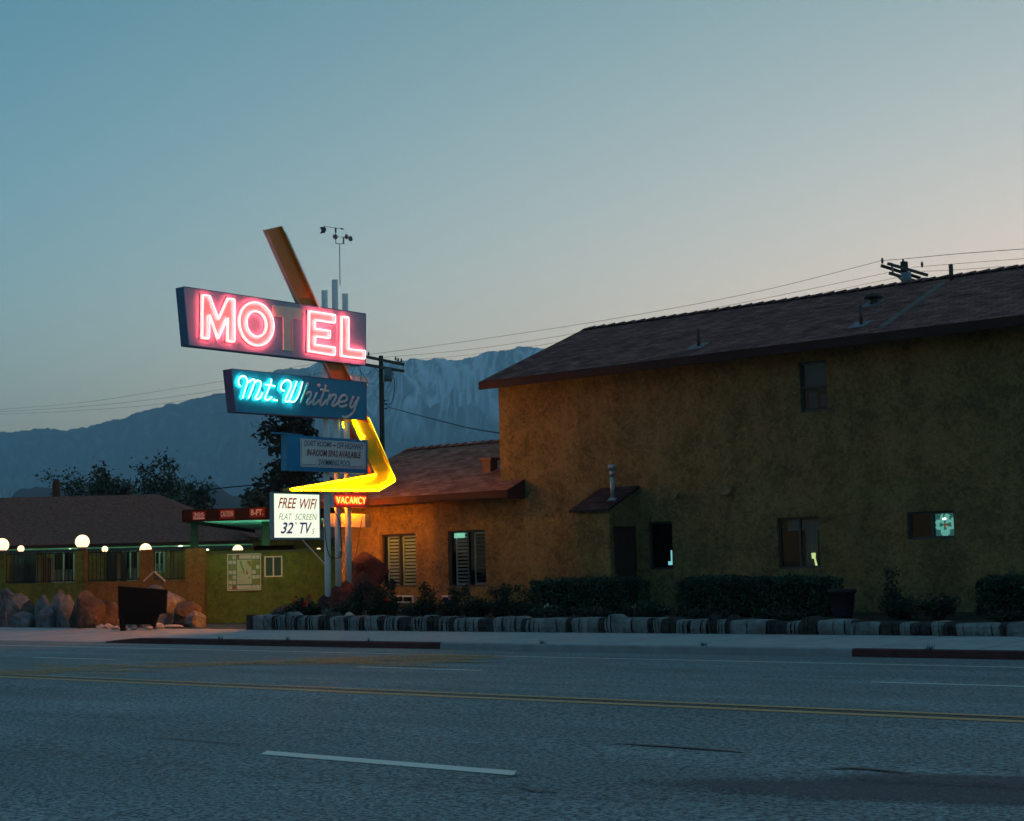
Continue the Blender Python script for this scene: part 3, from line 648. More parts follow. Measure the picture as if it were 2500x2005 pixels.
g = MB(); g.box(a+.10, a+.28, -.14, -.11, c+.09, c+.40, 0, T); g.box(a+.36, b_-.1, -.14, -.11, c+.10, c+.34, 0, T); g.build('folded_cloth', M_cl, wn)

# utility closet built against the wall
XCR = onY(1557, 1186, YW).x; 
ycf = onX(1487, 1240, XCR).y; XCL = onY(1399, 1243, ycf).x
zc_l = onY(1440, 1242, ycf-.05).z; zc_h = onY(1557, 1186, YW).z
ax = MB(); zb = .1
ax.face([P(XCL, ycf, zb), P(XCR, ycf, zb), P(XCR, ycf, zc_l-.04), P(XCL, ycf, zc_l-.04)])
dz0, dz1 = onX(1500, 1289, XCR), onX(1551, 1440, XCR)
y_a, y_b, ztop = dz0.y, onX(1549, 1289, XCR).y, dz0.z
# right side with the door opening
for q in (([ycf, y_a], zb, ztop), ([y_b, YW], zb, ztop)):
    ax.face([P(XCR, q[0][0], q[1]), P(XCR, q[0][1], q[1]), P(XCR, q[0][1], q[2]), P(XCR, q[0][0], q[2])])
ax.face([P(XCR, ycf, ztop), P(XCR, YW, ztop), P(XCR, YW, zc_h-.06), P(XCR, ycf, zc_l-.04)])
ax.face([P(XCL, YW, zb), P(XCL, ycf, zb), P(XCL, ycf, zc_l-.04), P(XCL, YW, zc_h-.06)])
annex = ax.build('closet', M_must, bld)
g = MB(); sl = math.hypot(YW-ycf, zc_h-zc_l)
x0, x1, y0 = XCL-.05, XCR+.05, ycf-.09; z0 = zc_l-.02
g.face([P(x0, y0, z0), P(x1, y0, z0), P(x1, YW, zc_h), P(x0, YW, zc_h)], 0, uv=[(0, 0), (x1-x0, 0), (x1-x0, sl), (0, sl)])
g.face([P(x0, y0, z0-.05), P(x0, YW, zc_h-.05), P(x1, YW, zc_h-.05), P(x1, y0, z0-.05)], 1)
g.face([P(x0, y0, z0-.05), P(x1, y0, z0-.05), P(x1, y0, z0), P(x0, y0, z0)], 1); g.face([P(x1, y0, z0-.05), P(x1, YW, zc_h-.05), P(x1, YW, zc_h), P(x1, y0, z0)], 1); g.face([P(x0, YW, zc_h-.05), P(x0, y0, z0-.05), P(x0, y0, z0), P(x0, YW, zc_h)], 1)
g.build('roof', [M_shin3, M_fasc], annex)
g = MB(); g.box(XCR-.05, XCR-.02, y_a, y_b, zb, ztop, 0); g.box(XCR-.02, XCR+.012, y_a-.035, y_a, zb, ztop, 0); g.box(XCR-.02, XCR+.012, y_b, y_b+.035, zb, ztop, 0); g.box(XCR-.02, XCR+.012, y_a-.035, y_b+.035, ztop, ztop+.035, 0)
g.build('door', mat('brown_door', (.075, .035, .022), .55, .4), annex)
pb = onY(1496, 1208, (ycf+YW)/2-.15); 
g = MB(); zf = zc_l+(pb.y-ycf)*(zc_h-zc_l)/(YW-ycf)
ptp = onY(1493, 1135, pb.y).z
g.tube([(pb.x, pb.y, zf-.02), (pb.x, pb.y, zf+.05)], [.13, .07], 16); g.tube([(pb.x, pb.y, zf+.03), (pb.x, pb.y, ptp-.22)], .052, 16)
g.tube([(pb.x, pb.y, ptp-.25), (pb.x, pb.y, ptp-.12)], .062, 16); g.tube([(pb.x, pb.y, ptp-.10), (pb.x, pb.y, ptp)], .085, 16)
g.build('flue_pipe', M_galv, annex)
# vent hoods on the wall
for (px0, py0, px1, py1) in ((1644, 1203, 1661, 1218), (1762, 1186, 1792, 1208)):
    a, b_ = onY(px0, py1, YW-.15), onY(px1, py0, YW)
    x0, x1, z0, z1 = a.x, b_.x-.02, a.z, b_.z; g = MB()
    g.hexa([P(x0, YW-.2, z0), P(x1, YW-.2, z0), P(x1, YW, z0), P(x0, YW, z0), P(x0, YW-.03, z1), P(x1, YW-.03, z1), P(x1, YW, z1), P(x0, YW, z1)])
    g.build('vent_hood', M_must, bld)
# roof jacks and pipes
def on_slope(px, py):      # point on the front slope of the tall roof
    k = (ZR-ZE)/(YR-YE); d = ray(px, py); t = (ZE-k*YE-C0.z)/(d.z-k*d.y); return C0+d*t
def on_slope2(px, py):
    k = (ZR2-ZE2)/(YR2-YE); d = ray(px, py); t = (ZE2-k*YE-C0.z)/(d.z-k*d.y); return C0+d*t
M_pipe = mat('rusty_pipe', (.12, .06, .05), .6, .3, var=.4, scale=20)
def pipe(px, pyb, pyt, r, flash=True, cap=False, roof=roof1, fn=on_slope):
    b_ = fn(px, pyb); t = onY(px, pyt, b_.y); g = MB(); k = (ZR-ZE)/(YR-YE)
    g.tube([b_-UP*.05, Vector((b_.x, b_.y, t.z))], r, 12)
    if flash: g.hexa([b_+Vector((dx, dy, k*dy+dz)) for dz in (.003, .015) for dx, dy in ((-.22, -.2), (.16, -.2), (.16, .2), (-.22, .2))], 1)
    if cap:
        z = t.z; g.tube([Vector((b_.x, b_.y, z)), Vector((b_.x, b_.y, z+.05))], [.19, .19], 14); g.tube([Vector((b_.x, b_.y, z+.05)), Vector((b_.x, b_.y, z+.11))], [.19, .05], 14)
    g.build('vent_pipe', [M_pipe, mat('dull_flashing', (.22, .20, .21), .8, .2)], roof)
pipe(1706, 846, 803, .04); pipe(2103, 793, 746, .035); pipe(2133, 742, 728, .07, True, True); pipe(2323, 684, 646, .045, False)
# weathered streak of replaced shingles
g = MB(); A, B, Cc, D = on_slope(2142, 800), on_slope(2158, 800), on_slope(2312, 690), on_slope(2296, 690)
g.face([p+Vector((0, -.002, .006)) for p in (A, B, Cc, D)]); g.build('flashing_strip', mat('grey_flashing', (.17, .13, .11), .8, .2, var=.5, scale=3), roof1)
# square vent on low roof
p0 = on_slope2(1196, 1151); g = MB(); zz = onY(1200, 1118, p0.y).z
g.box(p0.x-.13, p0.x+.13, p0.y-.13, p0.y+.13, p0.z-.1, zz-.06); g.box(p0.x-.2, p0.x+.2, p0.y-.18, p0.y+.18, zz-.06, zz)
g.hexa([p0+Vector((dx, dy, .377*dy+dz)) for dz in (.003, .015) for dx, dy in ((-.3, -.25), (.3, -.25), (.3, .25), (-.3, .25))])
g.build('roof_vent', mat('brown_metal', (.14, .07, .06), .6, .3), roof2)
# louvred grilles by the ground, junction box on a conduit
for px0, px1 in ((966, 1012), (1083, 1100)):
    a, b_ = onY(px0, 1454, YW), onY(px1, 1472, YW); g = MB()
    g.box(a.x, b_.x, YW-.06, YW, b_.z, a.z, 0); n_ = max(1, int((b_.x-a.x)/.3))
    for k in range(n_): x = a.x+.03+(b_.x-a.x-.03)*k/n_; g.box(x, x+(b_.x-a.x)/n_-.05, YW-.075, YW-.058, b_.z+.04, a.z-.04, 1)
    g.build('ground_vent', [M_wfrm, M_dark], bld)
a, b_ = onY(914, 1411, YW-.03), onY(926, 1424, YW-.03); g = MB(); g.box(a.x, b_.x, YW-.1, YW, b_.z, a.z); xx = (a.x+b_.x)/2; g.tube([(xx, YW-.04, .1), (xx, YW-.04, b_.z)], .014, 8)
g.build('junction_box', M_galv, bld)

#=== SIGN ===
XP = -25.62; XM = XP+.15; XBK = XP-.10
sign = thing('motel_sign', (XP, 24.3, .2), 'tall roadside sign of stacked blue boxes on white poles, lit in pink and yellow neon', 'sign')
M_pole = mat('white_pole_paint', (.97, .85, .79), .7, .15, var=.10, scale=4, stretch=(1, 1, .3))
M_mblue = mat('faded_blue_enamel', (.44, .40, .52), .6, .3, var=.12, scale=2, stretch=(1, 1, .4))
M_wblue = mat('blue_enamel', (.05, .29, .46), .45, .4, var=.25, scale=2, stretch=(1, 1, .3))
M_peach = mat('peach_letter_enamel', (.80, .58, .50), .5, .4, var=.2, scale=6)
M_cream = mat('cream_script', (.85, .74, .68), .55, .35, var=.2, scale=12)
M_dkm = mat('dark_sheet_metal', (.05, .055, .07), .6, .4)
M_pink = [emit('neon_pink', (1, .62, .60), .5), emit('neon_pink_panel_boost', (1, .10, .12), 15)]  # back arcs glow far harder than the fronts, added to light the panels
M_cyan = [emit('neon_turquoise', (.62, 1, .98), .45), emit('neon_turquoise_panel_boost', (.02, 1, .80), 14)]
M_yneon = [emit('neon_yellow', (1, .80, .0), .9), emit('neon_yellow_panel_boost', (1, .48, 0), 30)]
M_rneon = [emit('neon_amber', (1, .66, .06), .30), emit('neon_amber_panel_boost', (1, .12, .02), 9)]
for px, pt, pbm in ((798, 710, 1497), (823.8, 684, 1446), (848.8, 718, 1442)):
    a, b_ = onX(px, pt, XP+.03), onX(px, pbm, XP+.03); z1 = a.z; z0 = b_.z if px > 800 else .2
    g = MB(); y = onX(px, 1200, XP).y; y2 = onX(px, pt, XP).y
    g.tube([(XP, y, z0), (XP, y, z0+1.2), (XP, y, 4), (XP, y, z1)], .070, 20); 
    for zj in (1.45, 1.95): g.tube([(XP, y, zj), (XP, y, zj+.012)], .073, 20)
    pl = g.build('pole', M_pole, sign)
PY = [onX(px, 1200, XP).y for px in (798, 823.8, 848.8)]
def sp(zx, zy, o, s): return (o[0]+zx/s, o[1]+zy/s)
def on_sign(p, X): q = onX(p[0], p[1], X); return q
def cabinet(name, quad, X, back, mats, endm=0, lip=.012):
    """quad = TL,TR,BR,BL pixels of the face"""
    q = [on_sign(p, X) for p in quad]; g = MB(); th = X-back
    poly = [q[3], q[2], q[1], q[0]]; g.prism([p-AX*th for p in poly], AX*th, 0, 1)
    # raised rim round the face
    return g, q
g, q = cabinet('x', [(447.5, 700), (892.5, 766.5), (892.5, 892.5), (461, 843.5)], XM, XBK, None)
n0 = len(g.f)
for i in range(4):
    a, b_ = q[i], q[(i+1) % 4]; g.bar(a+AX*.004, b_+AX*.004, .018, .008, 1, side=AX)
motel = g.build('sign_box', [M_mblue, mat('blue_side_metal', (.06, .17, .30), .5, .4)], sign)
ZA, ZB, ZC, ZD, ZF = ((420, 690), 7.7), ((640, 720), 7.7), ((540, 890), 9.8), ((700, 890), 9.8), ((690, 1020), 7.187)
def P2(pts, Z): return [sp(x, y, *Z) for x, y in pts]
LET = {
 'M': P2([(530, 240), (665, 255), (830, 700), (1010, 305), (1130, 320), (1130, 1125), (1000, 1105), (1005, 670), (822, 1070), (660, 610), (650, 1065), (522, 1050)], ZA),
 'T': P2([(205, 215), (715, 280), (712, 445), (548, 428), (548, 1040), (400, 1020), (394, 405), (205, 385)], ZB),
 'E': P2([(845, 308), (1328, 382), (1328, 538), (955, 480), (950, 642), (1235, 680), (1228, 825), (960, 785), (950, 940), (1328, 992), (1322, 1145), (832, 1065)], ZB),
 'L': P2([(1455, 412), (1580, 425), (1580, 1025), (1890, 1055), (1888, 1212), (1445, 1155)], ZB)}
def offset_poly(P_, d):
    """offset closed polygon in the sign plane (y,z) outward by d"""
    n_ = len(P_); ar = sum(P_[i].y*P_[(i+1) % n_].z-P_[(i+1) % n_].y*P_[i].z for i in range(n_)); sgn = 1 if ar > 0 else -1; o = []
    for i in range(n_):
        a, b_, c = P_[i-1], P_[i], P_[(i+1) % n_]
        e1, e2 = (b_-a).normalized(), (c-b_).normalized(); n1, n2 = Vector((0, e1.z, -e1.y))*sgn, Vector((0, e2.z, -e2.y))*sgn
        nn = (n1+n2); nn = nn/max(.35, nn.length_squared/2)*1.0; o.append(b_+nn*d)
    return o
def round_loop(P_, r=.03, k=4):
    o = []; n_ = len(P_)
    for i in range(n_):
        a, b_, c = P_[i-1], P_[i], P_[(i+1) % n_]
        r1 = min(r, (b_-a).length*.4, (c-b_).length*.4); s_, e_ = b_+(a-b_).normalized()*r1, b_+(c-b_).normalized()*r1
        for j in range(k+1):
            t = j/k; o.append(s_*(1-t)**2+b_*2*t*(1-t)+e_*t*t)
    return o
def letter(name, P_, lit, tube_r=.0095):
    poly = offset_poly(P_, .022); ar = sum(poly[i].y*poly[(i+1) % len(poly)].z-poly[(i+1) % len(poly)].y*poly[i].z for i in range(len(poly)))
    if ar < 0: poly = poly[::-1]
    g = MB(); g.prism(poly, AX*.035, 0, 0); lt = g.build(name, M_peach if lit else mat('brightened_peach_enamel', (.95, .72, .60), .6, .3, var=.12, scale=6), motel)  # unlit letter gets lighter enamel in place of glow from its neighbours
    g = MB(); lp = [p+AX*.088 for p in round_loop(P_)]
    g.tube(lp, tube_r, 8, closed=True, nrm=AX, mback=1)
    return lt, g
for ch in 'METL':
    P_ = [on_sign(p, XM) for p in LET[ch]]; lt, g = letter('letter', P_, ch != 'T')
    if ch == 'T': g.build('unlit_neon_tube', M_peach, lt) if False else None
    # (tubes are children of the letter's box so that depth stays thing > part > sub-part)
    if ch != 'T': tb = g.build('neon_tube', M_pink, motel)
    else:
        g = MB(); pp = [on_sign(p, XM+.06) for p in P2([(560, 465), (560, 1030)], ZB)]; g.tube(pp, .011, 8); g.build('unlit_neon_tube', mat('unlit_tube_glass', (.7, .5, .42), .25, .5), motel)
# O
co = on_sign(sp(1547, 785, *ZA), XM); ry = (on_sign(sp(1870, 800, *ZA), XM).y-on_sign(sp(1225, 750, *ZA), XM).y)/2; rz = (on_sign(sp(1530, 375, *ZA), XM).z-on_sign(sp(1570, 1192, *ZA), XM).z)/2
ry2 = (on_sign(sp(1737, 790, *ZA), XM).y-on_sign(sp(1365, 770, *ZA), XM).y)/2; rz2 = (on_sign(sp(1535, 548, *ZA), XM).z-on_sign(sp(1555, 1022, *ZA), XM).z)/2
g = MB(); n_ = 48; E = lambda a, b_, k, dx: co+Vector((dx, a*math.cos(2*math.pi*k/n_), b_*math.sin(2*math.pi*k/n_)))
for k in range(n_):
    o1, o2 = E(ry+.02, rz+.02, k, .035), E(ry+.02, rz+.02, k+1, .035); i1, i2 = E(ry2-.02, rz2-.02, k, .035), E(ry2-.02, rz2-.02, k+1, .035)
    g.face([i1, o1, o2, i2]); g.face([o1-AX*.035, o2-AX*.035, o2, o1]); g.face([i2-AX*.035, i1-AX*.035, i1, i2])
g.build('letter', M_peach, motel)
for a, b_ in ((ry, rz), (ry2, rz2)):
    g = MB(); g.tube([E(a, b_, k, .088) for k in range(n_)], .0095, 8, closed=True, nrm=AX, mback=1); g.build('neon_tube', M_pink, motel)

# place-name box with turquoise script
g, q = cabinet('x', [(564, 900.6), (894, 934), (894, 1025.6), (575.5, 1006)], XM+.01, XBK-.005, None)
for i in range(4): g.bar(q[i]+AX*.004, q[(i+1) % 4]+AX*.004, .015, .008, 1, side=AX)
place = g.build('sign_box', [M_wblue, mat('violet_side_metal', (.16, .10, .22), .5, .4)], sign)
LITS = [[(470, 530), (418, 460), (425, 345), (525, 275), (605, 325), (625, 420), (585, 570), (510, 815)], [(655, 430), (750, 355), (805, 395), (765, 530), (650, 820)], [(800, 440), (880, 385), (950, 425), (935, 540), (860, 720), (815, 800), (860, 830), (940, 790), (990, 670)],
 [(1205, 345), (1185, 460), (1100, 680), (1050, 810), (1090, 850), (1160, 830), (1215, 775)], [(1050, 480), (1170, 495), (1295, 522)], [(1240, 845), (1300, 850), (1350, 862)],
 [(1520, 625), (1455, 620), (1428, 530), (1480, 430), (1580, 372), (1665, 430), (1672, 520), (1600, 690), (1530, 860), (1590, 890), (1650, 820), (1740, 600), (1812, 405)], [(1815, 405), (1730, 620), (1640, 850), (1700, 900), (1770, 870), (1860, 720), (1950, 412)]]
DARKS = [[(512, 445), (440, 640), (330, 930)], [(470, 720), (540, 662), (582, 695), (555, 790), (490, 900), (500, 955), (545, 935), (600, 880)], [(722, 670), (660, 810), (620, 920), (650, 960), (720, 920), (785, 850)],
 [(940, 495), (900, 620), (830, 810), (800, 940), (830, 982), (890, 930), (960, 850)], [(805, 605), (900, 625), (1010, 640)], [(1035, 710), (1000, 810), (950, 980)], [(1010, 850), (1090, 745), (1160, 735), (1172, 790), (1110, 910), (1080, 980), (1115, 1000), (1180, 960), (1260, 880)],
 [(1245, 900), (1340, 895), (1430, 850), (1432, 775), (1360, 742), (1285, 800), (1232, 930), (1270, 1010), (1350, 1010), (1440, 970)], [(1600, 760), (1560, 860), (1510, 980), (1535, 1040), (1600, 1000), (1665, 880)], [(1722, 780), (1650, 980), (1590, 1140), (1480, 1240), (1390, 1270), (1325, 1240)]]
def stroke(pts, Z, X): return [on_sign((p.x, p.y), X) for p in spline([sp(x, y, *Z) for x, y in pts], 5)]
g = MB(); gt = MB()
for s_ in LITS:
    k = .028 if len(s_) > 3 else .024
    g.tube(stroke(s_, ZC, XM+.022), k, 10, nrm=AX, flat=.35)
    S = stroke(s_, ZC, XM+.05); gt.tube(S, .011, 8, nrm=AX, mback=1)
g.build('lettering', M_cream, place); gt.build('neon_tube', M_cyan, place)
g = MB()
for s_ in DARKS: g.tube(stroke(s_, ZD, XM+.022), .030, 10, nrm=AX, flat=.35)
dp = on_sign(sp(765, 515, *ZD), XM+.02); g.tube([dp+Vector((0, 0, .045)), dp+Vector((0, .005, 0)), dp+Vector((0, .004, -.035))], [.042, .05, .02], 10, nrm=AX, flat=.35)
g.build('lettering', M_cream, place)

# arrow: one open channel running behind the boxes
XF, XRIM = XP+.073, XM-.004
def apx(p, X=XF): return on_sign(p, X)
arrow_px = [(650, 562), (688.5, 553), (967, 1171), (965, 1177), (926.5, 1199.5), (709, 1198.5), (707, 1193), (916, 1157)]
Q = [apx(p, XRIM) for p in arrow_px]; g = MB()
B0 = [p-AX*(XRIM-XF) for p in Q]
def lerp(a, b_, t): return a+(b_-a)*t
tL = lerp(B0[0], B0[7], .76); tR = lerp(B0[1], B0[2], .765)
g.face([B0[0], tL, tR, B0[1]], 0); g.face([tL, B0[7], B0[2], tR], 1); g.face([B0[7], B0[6], B0[5], B0[4], B0[3], B0[2]], 1)
# outer skin, inner skin and rim of the channel wall
out_ = offset_poly(Q, .012); bk = [p-AX*(XRIM-XF+.02) for p in out_]
for i in range(8):
    j = (i+1) % 8
    if i == 0: continue       # open top end
    segs = [(0, 1)] if i not in (1, 7) else ([(0, .765), (.765, 1)] if i == 1 else [(0, .24), (.24, 1)])
    for s0, s1 in segs:
        up_ = (i == 1 and s0 == 0) or (i == 7 and s0 > 0)
        a, b_ = lerp(Q[i], Q[j], s0), lerp(Q[i], Q[j], s1); c, d = lerp(B0[i], B0[j], s0), lerp(B0[i], B0[j], s1); e, f_ = lerp(out_[i], out_[j], s0), lerp(out_[i], out_[j], s1); h_, k_ = lerp(bk[i], bk[j], s0), lerp(bk[i], bk[j], s1)
        g.face([a, b_, d, c], 2 if up_ else 1); g.face([e, a, b_, f_][::-1], 3 if up_ else 1); g.face([e, f_, k_, h_], 3)
g.face(bk, 3)
M_org = mat('orange_enamel', (.90, .21, .035), .55, .35, var=.25, scale=3, stretch=(1, 1, .4)); M_och = mat('ochre_enamel', (.70, .42, .09), .6, .3, var=.3, scale=5)
M_yp = mat('yellow_enamel', (.90, .62, .02), .5, .35, var=.08, scale=3); M_rimp = mat('rim_pale', (.62, .5, .42), .5, .4)
arrow = g.build('arrow', [M_org, M_yp, M_och, M_rimp], sign)
g = MB()
inn = [apx(p, XRIM-.02) for p in P2([(1262, 55), (1525, 72), (1940, 985), (1965, 1120), (1695, 1270), (180, 1266), (180, 1252), (400, 1221), (1642, 1002), (1520, 690)], ZF)]
inn[0] = apx((866, 1020), XRIM-.02); inn[1] = apx((900, 1020), XRIM-.02)
g.tube(round_loop(inn, .03, 3)[4:-4], .0135, 8, nrm=AX, mback=1)
g.tube([apx(p, XRIM-.02) for p in [(866, 1018)]+P2([(1395, 355), (1420, 365), (1440, 320)], ZF)], .0135, 8, nrm=AX, mback=1)
g.build('neon_tube', M_yneon, arrow)
g = MB(); g.tube([apx(p, XP+.10) for p in P2([(1062, 70), (1055, 120), (1075, 180)], ZF)], .02, 8); g.build('neon_tube', M_yneon, arrow)
g = MB()
for i, j, t in ((0, 7, .24), (1, 2, .3)): 
    a, b_ = Q[i], Q[j]; g.tube([lerp(a, b_, .02)+AX*.012+AY*(.02 if i else -.02), lerp(a, b_, .34)+AX*.012+AY*(.02 if i else -.02)], .008, 6)
g.build('unlit_neon_tube', mat('unlit_tube_pale', (.72, .6, .55), .25, .5), arrow)

# the far side of the sign carries the same arrow, letters and vacancy tubes (they light the motel wall)
def back(p, yc=None, d=0): return Vector((2*XP-p.x-d, p.y if yc is None else 2*yc-p.y, p.z))
Qb = [back(p) for p in Q]; Qb[0], Qb[1] = lerp(Qb[0], Qb[7], .60), lerp(Qb[1], Qb[2], .58); Bb = [p+AX*(XRIM-XF) for p in Qb]; g = MB()
g.face([Bb[0], Bb[1], Bb[2], Bb[7]], 0); g.face([Bb[7], Bb[2], Bb[3], Bb[4], Bb[5], Bb[6]], 1)
for i in range(1, 8):
    j = (i+1) % 8; g.face([Qb[i], Qb[j], Bb[j], Bb[i]], 1); a, b_ = back(out_[i]), back(out_[j])
    if i == 1: a = Qb[1]+(a-back(Q[1]))
    if j == 0: b_ = Qb[0]+(b_-back(Q[0]))
    g.face([Qb[i], Qb[j], b_, a], 2); g.face([a, b_, b_+AX*(XRIM-XF), a+AX*(XRIM-XF)], 2)
g.build('arrow_back', [M_org, M_yp, mat('oxide_red', (.16, .03, .02), .6, .3)], arrow)
g = MB(); g.tube(round_loop([back(p) for p in inn], .03, 2)[3:-3], .0135, 6, nrm=AX); g.build('neon_tube', emit('neon_yellow_far_side', (1, .36, 0), 48), arrow)
yc_ = (on_sign((447.5, 700), XM).y+on_sign((892.5, 766.5), XM).y)/2
for ch in 'ME':
    g = MB(); g.tube([Vector((XBK-.06, 2*yc_-p.y+.2, p.z)) for p in round_loop([on_sign(p, XM) for p in LET[ch]], .03, 2)], .0095, 6, closed=True, nrm=AX); g.build('neon_tube', emit('neon_pink_far_side', (1, .2, .2), 9), motel)
for a, b_ in ((ry, rz), (ry2, rz2)):
    g = MB(); g.tube([Vector((XBK-.06, 2*yc_-p.y, p.z)) for p in [E(a, b_, k*2, 0) for k in range(n_//2)]], .0095, 6, closed=True, nrm=AX); g.build('neon_tube', MATS['neon_pink_far_side'], motel)

# message box
XQ = XM+.03
g, q = cabinet('x', [(700, 1062), (897.5, 1074.5), (897.7, 1156), (700, 1148.5)], XQ, XP+.0, None)
a = on_sign((669, 1056.5), XQ); b_ = on_sign((740, 1062.5), XQ); g.bar(a-AX*.05, b_-AX*.05, .10, .03, 0)
msg = g.build('sign_box', [mat('bright_blue_enamel', (.03, .26, .50), .45, .4, var=.2, scale=2), M_wblue], sign)
pan = [on_sign(p, XQ+.006) for p in ((733.5, 1070.5), (893, 1081.5), (893.3, 1146), (734, 1139.5))]
M_plate = mat('dull_white_panel', (.95, .78, .76), .6, .3, var=.12, scale=3)
g = MB(); g.prism([pan[3]-AX*.012, pan[2]-AX*.012, pan[1]-AX*.012, pan[0]-AX*.012], AX*.012, 0, 0); g.build('white_panel', M_plate, msg)
Op = pan[3]-AX*0; Uy = AY; W_, H_ = pan[2].y-pan[3].y, pan[0].z-pan[3].z
M_navy = mat('navy_lettering', (.06, .10, .17), .6, .3); M_rdl = mat('red_lettering', (.35, .02, .03), .6, .3)
g = MB(); text_into(g, 'QUIET ROOMS', Op, AY, UP, .05*W_, .47*W_, .72*H_, .93*H_, 0, .012, .2); g.build('lettering', M_navy, msg)
g = MB(); text_into(g, 'OFF HIGHWAY', Op, AY, UP, .55*W_, .97*W_, .72*H_, .93*H_, 0, .012, .2); g.build('lettering', M_navy, msg); g = MB()
text_into(g, 'SWIMMING POOL', Op, AY, UP, .26*W_, .76*W_, .08*H_, .30*H_, 0, .006, .2); g.bar(Op+AY*.03*W_+UP*.09*H_+AX*.003, Op+AY*.24*W_+UP*.09*H_+AX*.003, .004, .008); g.bar(Op+AY*.78*W_+UP*.09*H_+AX*.003, Op+AY*.96*W_+UP*.09*H_+AX*.003, .004, .008)
g.build('lettering', M_navy, msg)
g = MB(); text_into(g, 'IN-ROOM SPAS AVAILABLE', Op, AY, UP, .09*W_, .92*W_, .40*H_, .64*H_, 0, .022, .2); g.bar(Op+AY*.49*W_+UP*.82*H_+AX*.003, Op+AY*.53*W_+UP*.82*H_+AX*.003, .004, .03)
g.build('lettering', M_rdl, msg)
g = MB(); pi_ = [lerp(pan[3], pan[1], .0)+AX*.003+Vector((0, .03, .03)), ]
c4 = [pan[3]+Vector((.003, .025, .025)), pan[2]+Vector((.003, -.025, .025)), pan[1]+Vector((.003, -.025, -.025)), pan[0]+Vector((.003, .025, -.025))]
for i in range(4): g.bar(c4[i], c4[(i+1) % 4], .004, .004)
g.build('panel_border', M_navy, msg)

# backlit box
XW = XM+.02
fr_ = [on_sign(p, XW) for p in ((669, 1201.5), (789, 1205), (789, 1318), (667.5, 1316.5))]
z1 = fr_[0].z; z0 = fr_[2].z; y0, y1 = fr_[3].y, fr_[1].y
g = MB(); bt = .028
T = lambda x, y, z: Vector((x, y, z))
ty = on_sign((780.5, 1250), XW).y
g.box(XW-.11, XW, y0, y0+bt, z0, z1); g.box(XW-.11, XW, ty, ty+bt, z0+.045, z1-.03); g.box(XW-.11, XW, y0+bt, y1, z1-.03, z1); g.box(XW-.11, XW, y0+bt, y1, z0, z0+.045); g.box(XW-.11, XW-.10, y0+bt, ty, z0+.045, z1-.03)
wifi = g.build('backlit_box', mat('grey_aluminium', (.32, .33, .34), .5, .4, var=.2), sign)
g = MB(); fy0, fy1, fz0, fz1 = y0+bt+.001, ty-.001, z0+.046, z1-.031; g.face([T(XW-.012, fy0, fz0), T(XW-.012, fy1, fz0), T(XW-.012, fy1, fz1), T(XW-.012, fy0, fz1)])
M_lb = emit('lightbox_face', (.93, 1, .72), .175); g.build('lit_face', M_lb, wifi)
Ow = T(XW-.012, fy0, fz0); Wf, Hf = fy1-fy0, fz1-fz0
M_redT = emit('red_letter_film', (.55, .04, .01), .06, (.4, .05, .02)); M_grnT = emit('olive_letter_film', (.22, .26, .07), .06, (.2, .2, .08)); M_purT = emit('purple_letter_film', (.12, .04, .22), .06, (.1, .05, .2))
g = MB(); text_into(g, 'FREE', Ow, AY, UP, .09*Wf, .50*Wf, .67*Hf, .91*Hf, 0, .012, .35); g.build('lettering', M_redT, wifi); g = MB(); text_into(g, 'WIFI', Ow, AY, UP, .57*Wf, .95*Wf, .66*Hf, .90*Hf, 0, .012, .35); g.build('lettering', M_redT, wifi)
g = MB(); text_into(g, 'FLAT', Ow, AY, UP, .10*Wf, .39*Wf, .41*Hf, .55*Hf, 0, -.006, .35); g.build('lettering', M_grnT, wifi); g = MB(); text_into(g, 'SCREEN', Ow, AY, UP, .45*Wf, .95*Wf, .41*Hf, .55*Hf, 0, -.006, .35); g.build('lettering', M_grnT, wifi); g = MB(); text_into(g, 'S', Ow, AY, UP, .82*Wf, .885*Wf, .08*Hf, .21*Hf, 0, .0, .35); g.build('lettering', M_grnT, wifi)
g = MB(); text_into(g, '32', Ow, AY, UP, .14*Wf, .42*Wf, .09*Hf, .35*Hf, 0, .02, .35); g.build('lettering', M_purT, wifi); g = MB(); text_into(g, '"', Ow, AY, UP, .455*Wf, .50*Wf, .30*Hf, .35*Hf, 0, .0, .35); g.build('inch_mark', M_purT, wifi); g = MB(); text_into(g, 'TV', Ow, AY, UP, .56*Wf, .83*Wf, .09*Hf, .35*Hf, 0, .02, .35); g.build('lettering', M_purT, wifi)
g = MB(); a = on_sign((737, 1317), XW-.05); b_ = on_sign((793, 1377), XP+.07); g.bar(a, b_, .02, .02); g.build('brace', M_pole, sign)

# vacancy box
va = [on_sign(p, XW) for p in ((815, 1204), (898, 1211), (898, 1241), (815, 1238.5))]; y0, y1, z0, z1 = va[0].y, va[1].y, va[3].z, va[0].z
g = MB(); g.box(XW-.16, XW, y0, y1, z0, z1); vac = g.build('vacancy_box', mat('vermilion_enamel', (.75, .12, .09), .5, .4, var=.1), sign)
g = MB(); g.box(XW-.158, XW-.002, y0-.003, y0-.001, z0+.002, z1-.002); g.build('end_plate', M_pole, vac)
g = MB(); Wv, Hv = y1-y0, z1-z0; Ov = T(XW+.02, y0, z0)
